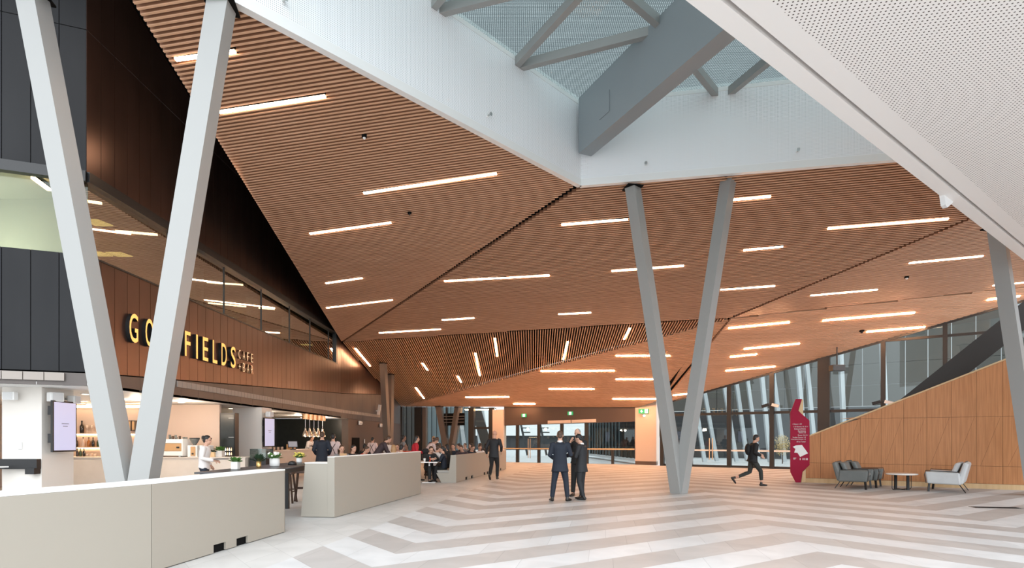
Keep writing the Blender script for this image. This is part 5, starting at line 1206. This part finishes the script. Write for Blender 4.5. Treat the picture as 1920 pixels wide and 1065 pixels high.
person('long-haired woman in a red cardigan standing with a black bag', gp(778,22.4), math.radians(-70), 'carry', 1.70, 'redcloth', 'blackcloth', ('long','hair_black'), topname='cardigan', hem=.12, extra=bag)
person('woman in a pale blouse with tied hair bending beyond the woman in red', gp(801,25.4), math.radians(-60), 'lean', 1.76, 'pinkcloth', 'blackcloth', ('bun','hair_brown'), topname='blouse', hem=.06, flare=0)
person('man in dark suit standing right of the pale-bloused woman by the brown V column', gp(820,27.2), math.radians(60), 'back', 1.66, 'blacksuit', 'blacksuit', ('crop','hair_brown'), collar='whitecloth')
person('person with fair hair standing farthest back between the blouse and the dark suit', gp(813,29.2), math.radians(170), 'back', 1.70, 'plum', 'blackcloth', ('short','hair_blond'), topname='sweater')
# --- seated diners: column, depth, facing (deg), top, legs, hair, skin, label, pose
DIN = [
 (640,19.6,-150,'greycloth',('long','hair_brown'),'skin','brown-haired woman holding a tan menu right of the waiter with crossed straps','sit'),
 (660,20.2,-120,'blackcloth',('short','hair_black'),'skin','dark-haired diner in black with glasses beside the orange-red shirt','sit'),
 (676,21.4,-100,'orangecloth',('short','hair_brown'),'skin','diner hunched forward in an orange-red shirt','sitlean'),
 (683,25.0,-10,'blackcloth',('short','hair_black'),'skin','dark head seen from behind above the orange-red shirt','sit'),
 (738,20.3,10,'greycloth',('long','hair_blond'),'skin','fair long-haired diner seen from behind, right of the bending man in plum','sit'),
 (746,24.0,175,'pinkcloth',('short','hair_brown'),'skin','diner facing the camera between two back-turned heads before the end pier','sit'),
 (751.5,21.9,-10,'plum',('short','hair_black'),'skin','dark-haired diner from behind just left of the woman in red','sit'),
 (764,24.6,150,'orangecloth',('crop','hair_black'),'skin_dark','diner in bright orange behind the woman in red','sit'),
 (803.5,21.85,-150,'blackcloth',('short','hair_brown'),'skin','man in a black shirt seated at the white café table','sitlean'),
 (832.5,21.9,88,'navy',('tail','hair_black'),'skin','woman in a dark suit in profile on the banquette end facing the café table','sit'),
 (812,23.4,-60,'whitecloth',('bun','hair_brown'),'skin','diner in a cream top bent over behind the café table','sitlean'),
 (841,24.4,60,'blackcloth',('long','hair_black'),'skin','dark-haired diner turned away right behind the woman in profile','sit'),
 (850.5,25.6,170,'navy',('short','hair_black'),'skin','man in glasses facing the camera below the brown V column','sit'),
 (863,27.2,100,'blackcloth',('short','hair_black'),'skin','diner in black, first head right of the man in glasses','sit'),
 (868.5,25.2,165,'plum',('short','hair_brown'),'skin','low brown head in front, in the middle of the banquette group','sitlean'),
 (873.5,29.2,150,'greycloth',('short','hair_black'),'skin','diner at the back of the banquette group under the leaning white post','sit'),
 (880.5,26.2,-140,'navy',('short','hair_brown'),'skin','brown-haired diner right of the low head in the banquette group','sitlean'),
 (885.5,28.4,120,'blackcloth',('long','hair_black'),'skin','diner with long dark hair at the right of the banquette group','sit'),
 (897,27.4,-160,'whitecloth',('short','hair_brown'),'skin','brown-haired diner in white, left of the last pair beside the walking man','sitlean'),
 (902.5,29.6,110,'plum',('long','hair_black'),'skin','dark-haired diner leaning between the last two heads on the banquette','sit'),
 (909.5,28.8,-120,'blackcloth',('short','hair_black'),'skin','man in black, last seated head before the walking man','sit'),
]
chair0 = None
for i, (x, Y, fc, top, hr, sk, lab, pose) in enumerate(DIN):
    h = 1.78 if i != 9 else 1.70
    pos = gp(x, Y); fa_ = math.radians(fc)
    def menu(t, p): MB().box(v(p['wR'])+V((-.1,.08,.0)), .22, .02, .30).build('menu', M['copper_panel'], t)
    person(lab, pos, fa_, pose, h, top, 'blackcloth', hr, sk, topname='shirt', hem=.04, flare=0, slim=0, extra=menu if i == 0 else None)
    if -1.99+.171*(Y-21.36)-pos.x < 1.35 and Y > 21.4: continue
    if chair0 is None:
        chair0 = thing('dining_chair', '', 'chair', pos, fa_, 'chairs of the diners')
        MB().box((0,-.02,.40), .40, .40, .035).build('seat', M['dark_wood'], chair0, bevel=.01); MB().box((0,-.235,.66), .40, .03, .16).build('backrest', M['dark_wood'], chair0, bevel=.01)
        for a_ in (-.17,.17):
            MB().bar((a_,.15,.40),(a_*1.15,.19,0),.03,.03).build('leg', M['dark_wood'], chair0); MB().bar((a_,-.235,.82),(a_*1.1,-.25,0),.03,.03).build('leg', M['dark_wood'], chair0)
        c = chair0
    else: c = copy_tree(chair0); c.location = pos; c.rotation_euler = (0,0,fa_)
    c['label'] = 'dark wooden dining chair under the diner at the white café table' if i == 8 else 'dark wooden dining chair hidden under a seated diner'
# ================================================================ LAMPS OF THE CAFÉ AND AN ADDED GLOW ON ITS FRONT
def lamp(name, loc, e, col, r=.12, kind='POINT', rot=None, size=None):
    l = bpy.data.lights.new(name, kind); l.energy = e; l.color = col
    if kind == 'POINT': l.shadow_soft_size = r
    else: l.shape = 'RECTANGLE'; l.size, l.size_y = size
    o = bpy.data.objects.new(name, l); COL.objects.link(o); o.location = loc
    if rot: o.rotation_euler = rot
    return o
WARM = (1,.78,.58)
for x, y in ((-13.6,17.8),(-11,17.4),(-9.9,18.0),(-10.3,24.5),(-10.3,28.6),(-9.8,31.2)): lamp('cafe_down_light', (x,y,2.5), 30, WARM)
for y in (14.2,): lamp('upper_room_light', (-12.4,13.3,6.0), 72, (1,1,.92))
for y in (17.5,22,27): lamp('upper_room_light', (-12.6,y,7.0), 22, (1,.80,.55))
for y, z in ((12.6,9.3),(14.6,8.6)): lamp('added_cladding_glow', (-7.7,y,z), 26, (1,.66,.42), .35)  # no fitting here: warm fill added to give the upper cladding a copper glow
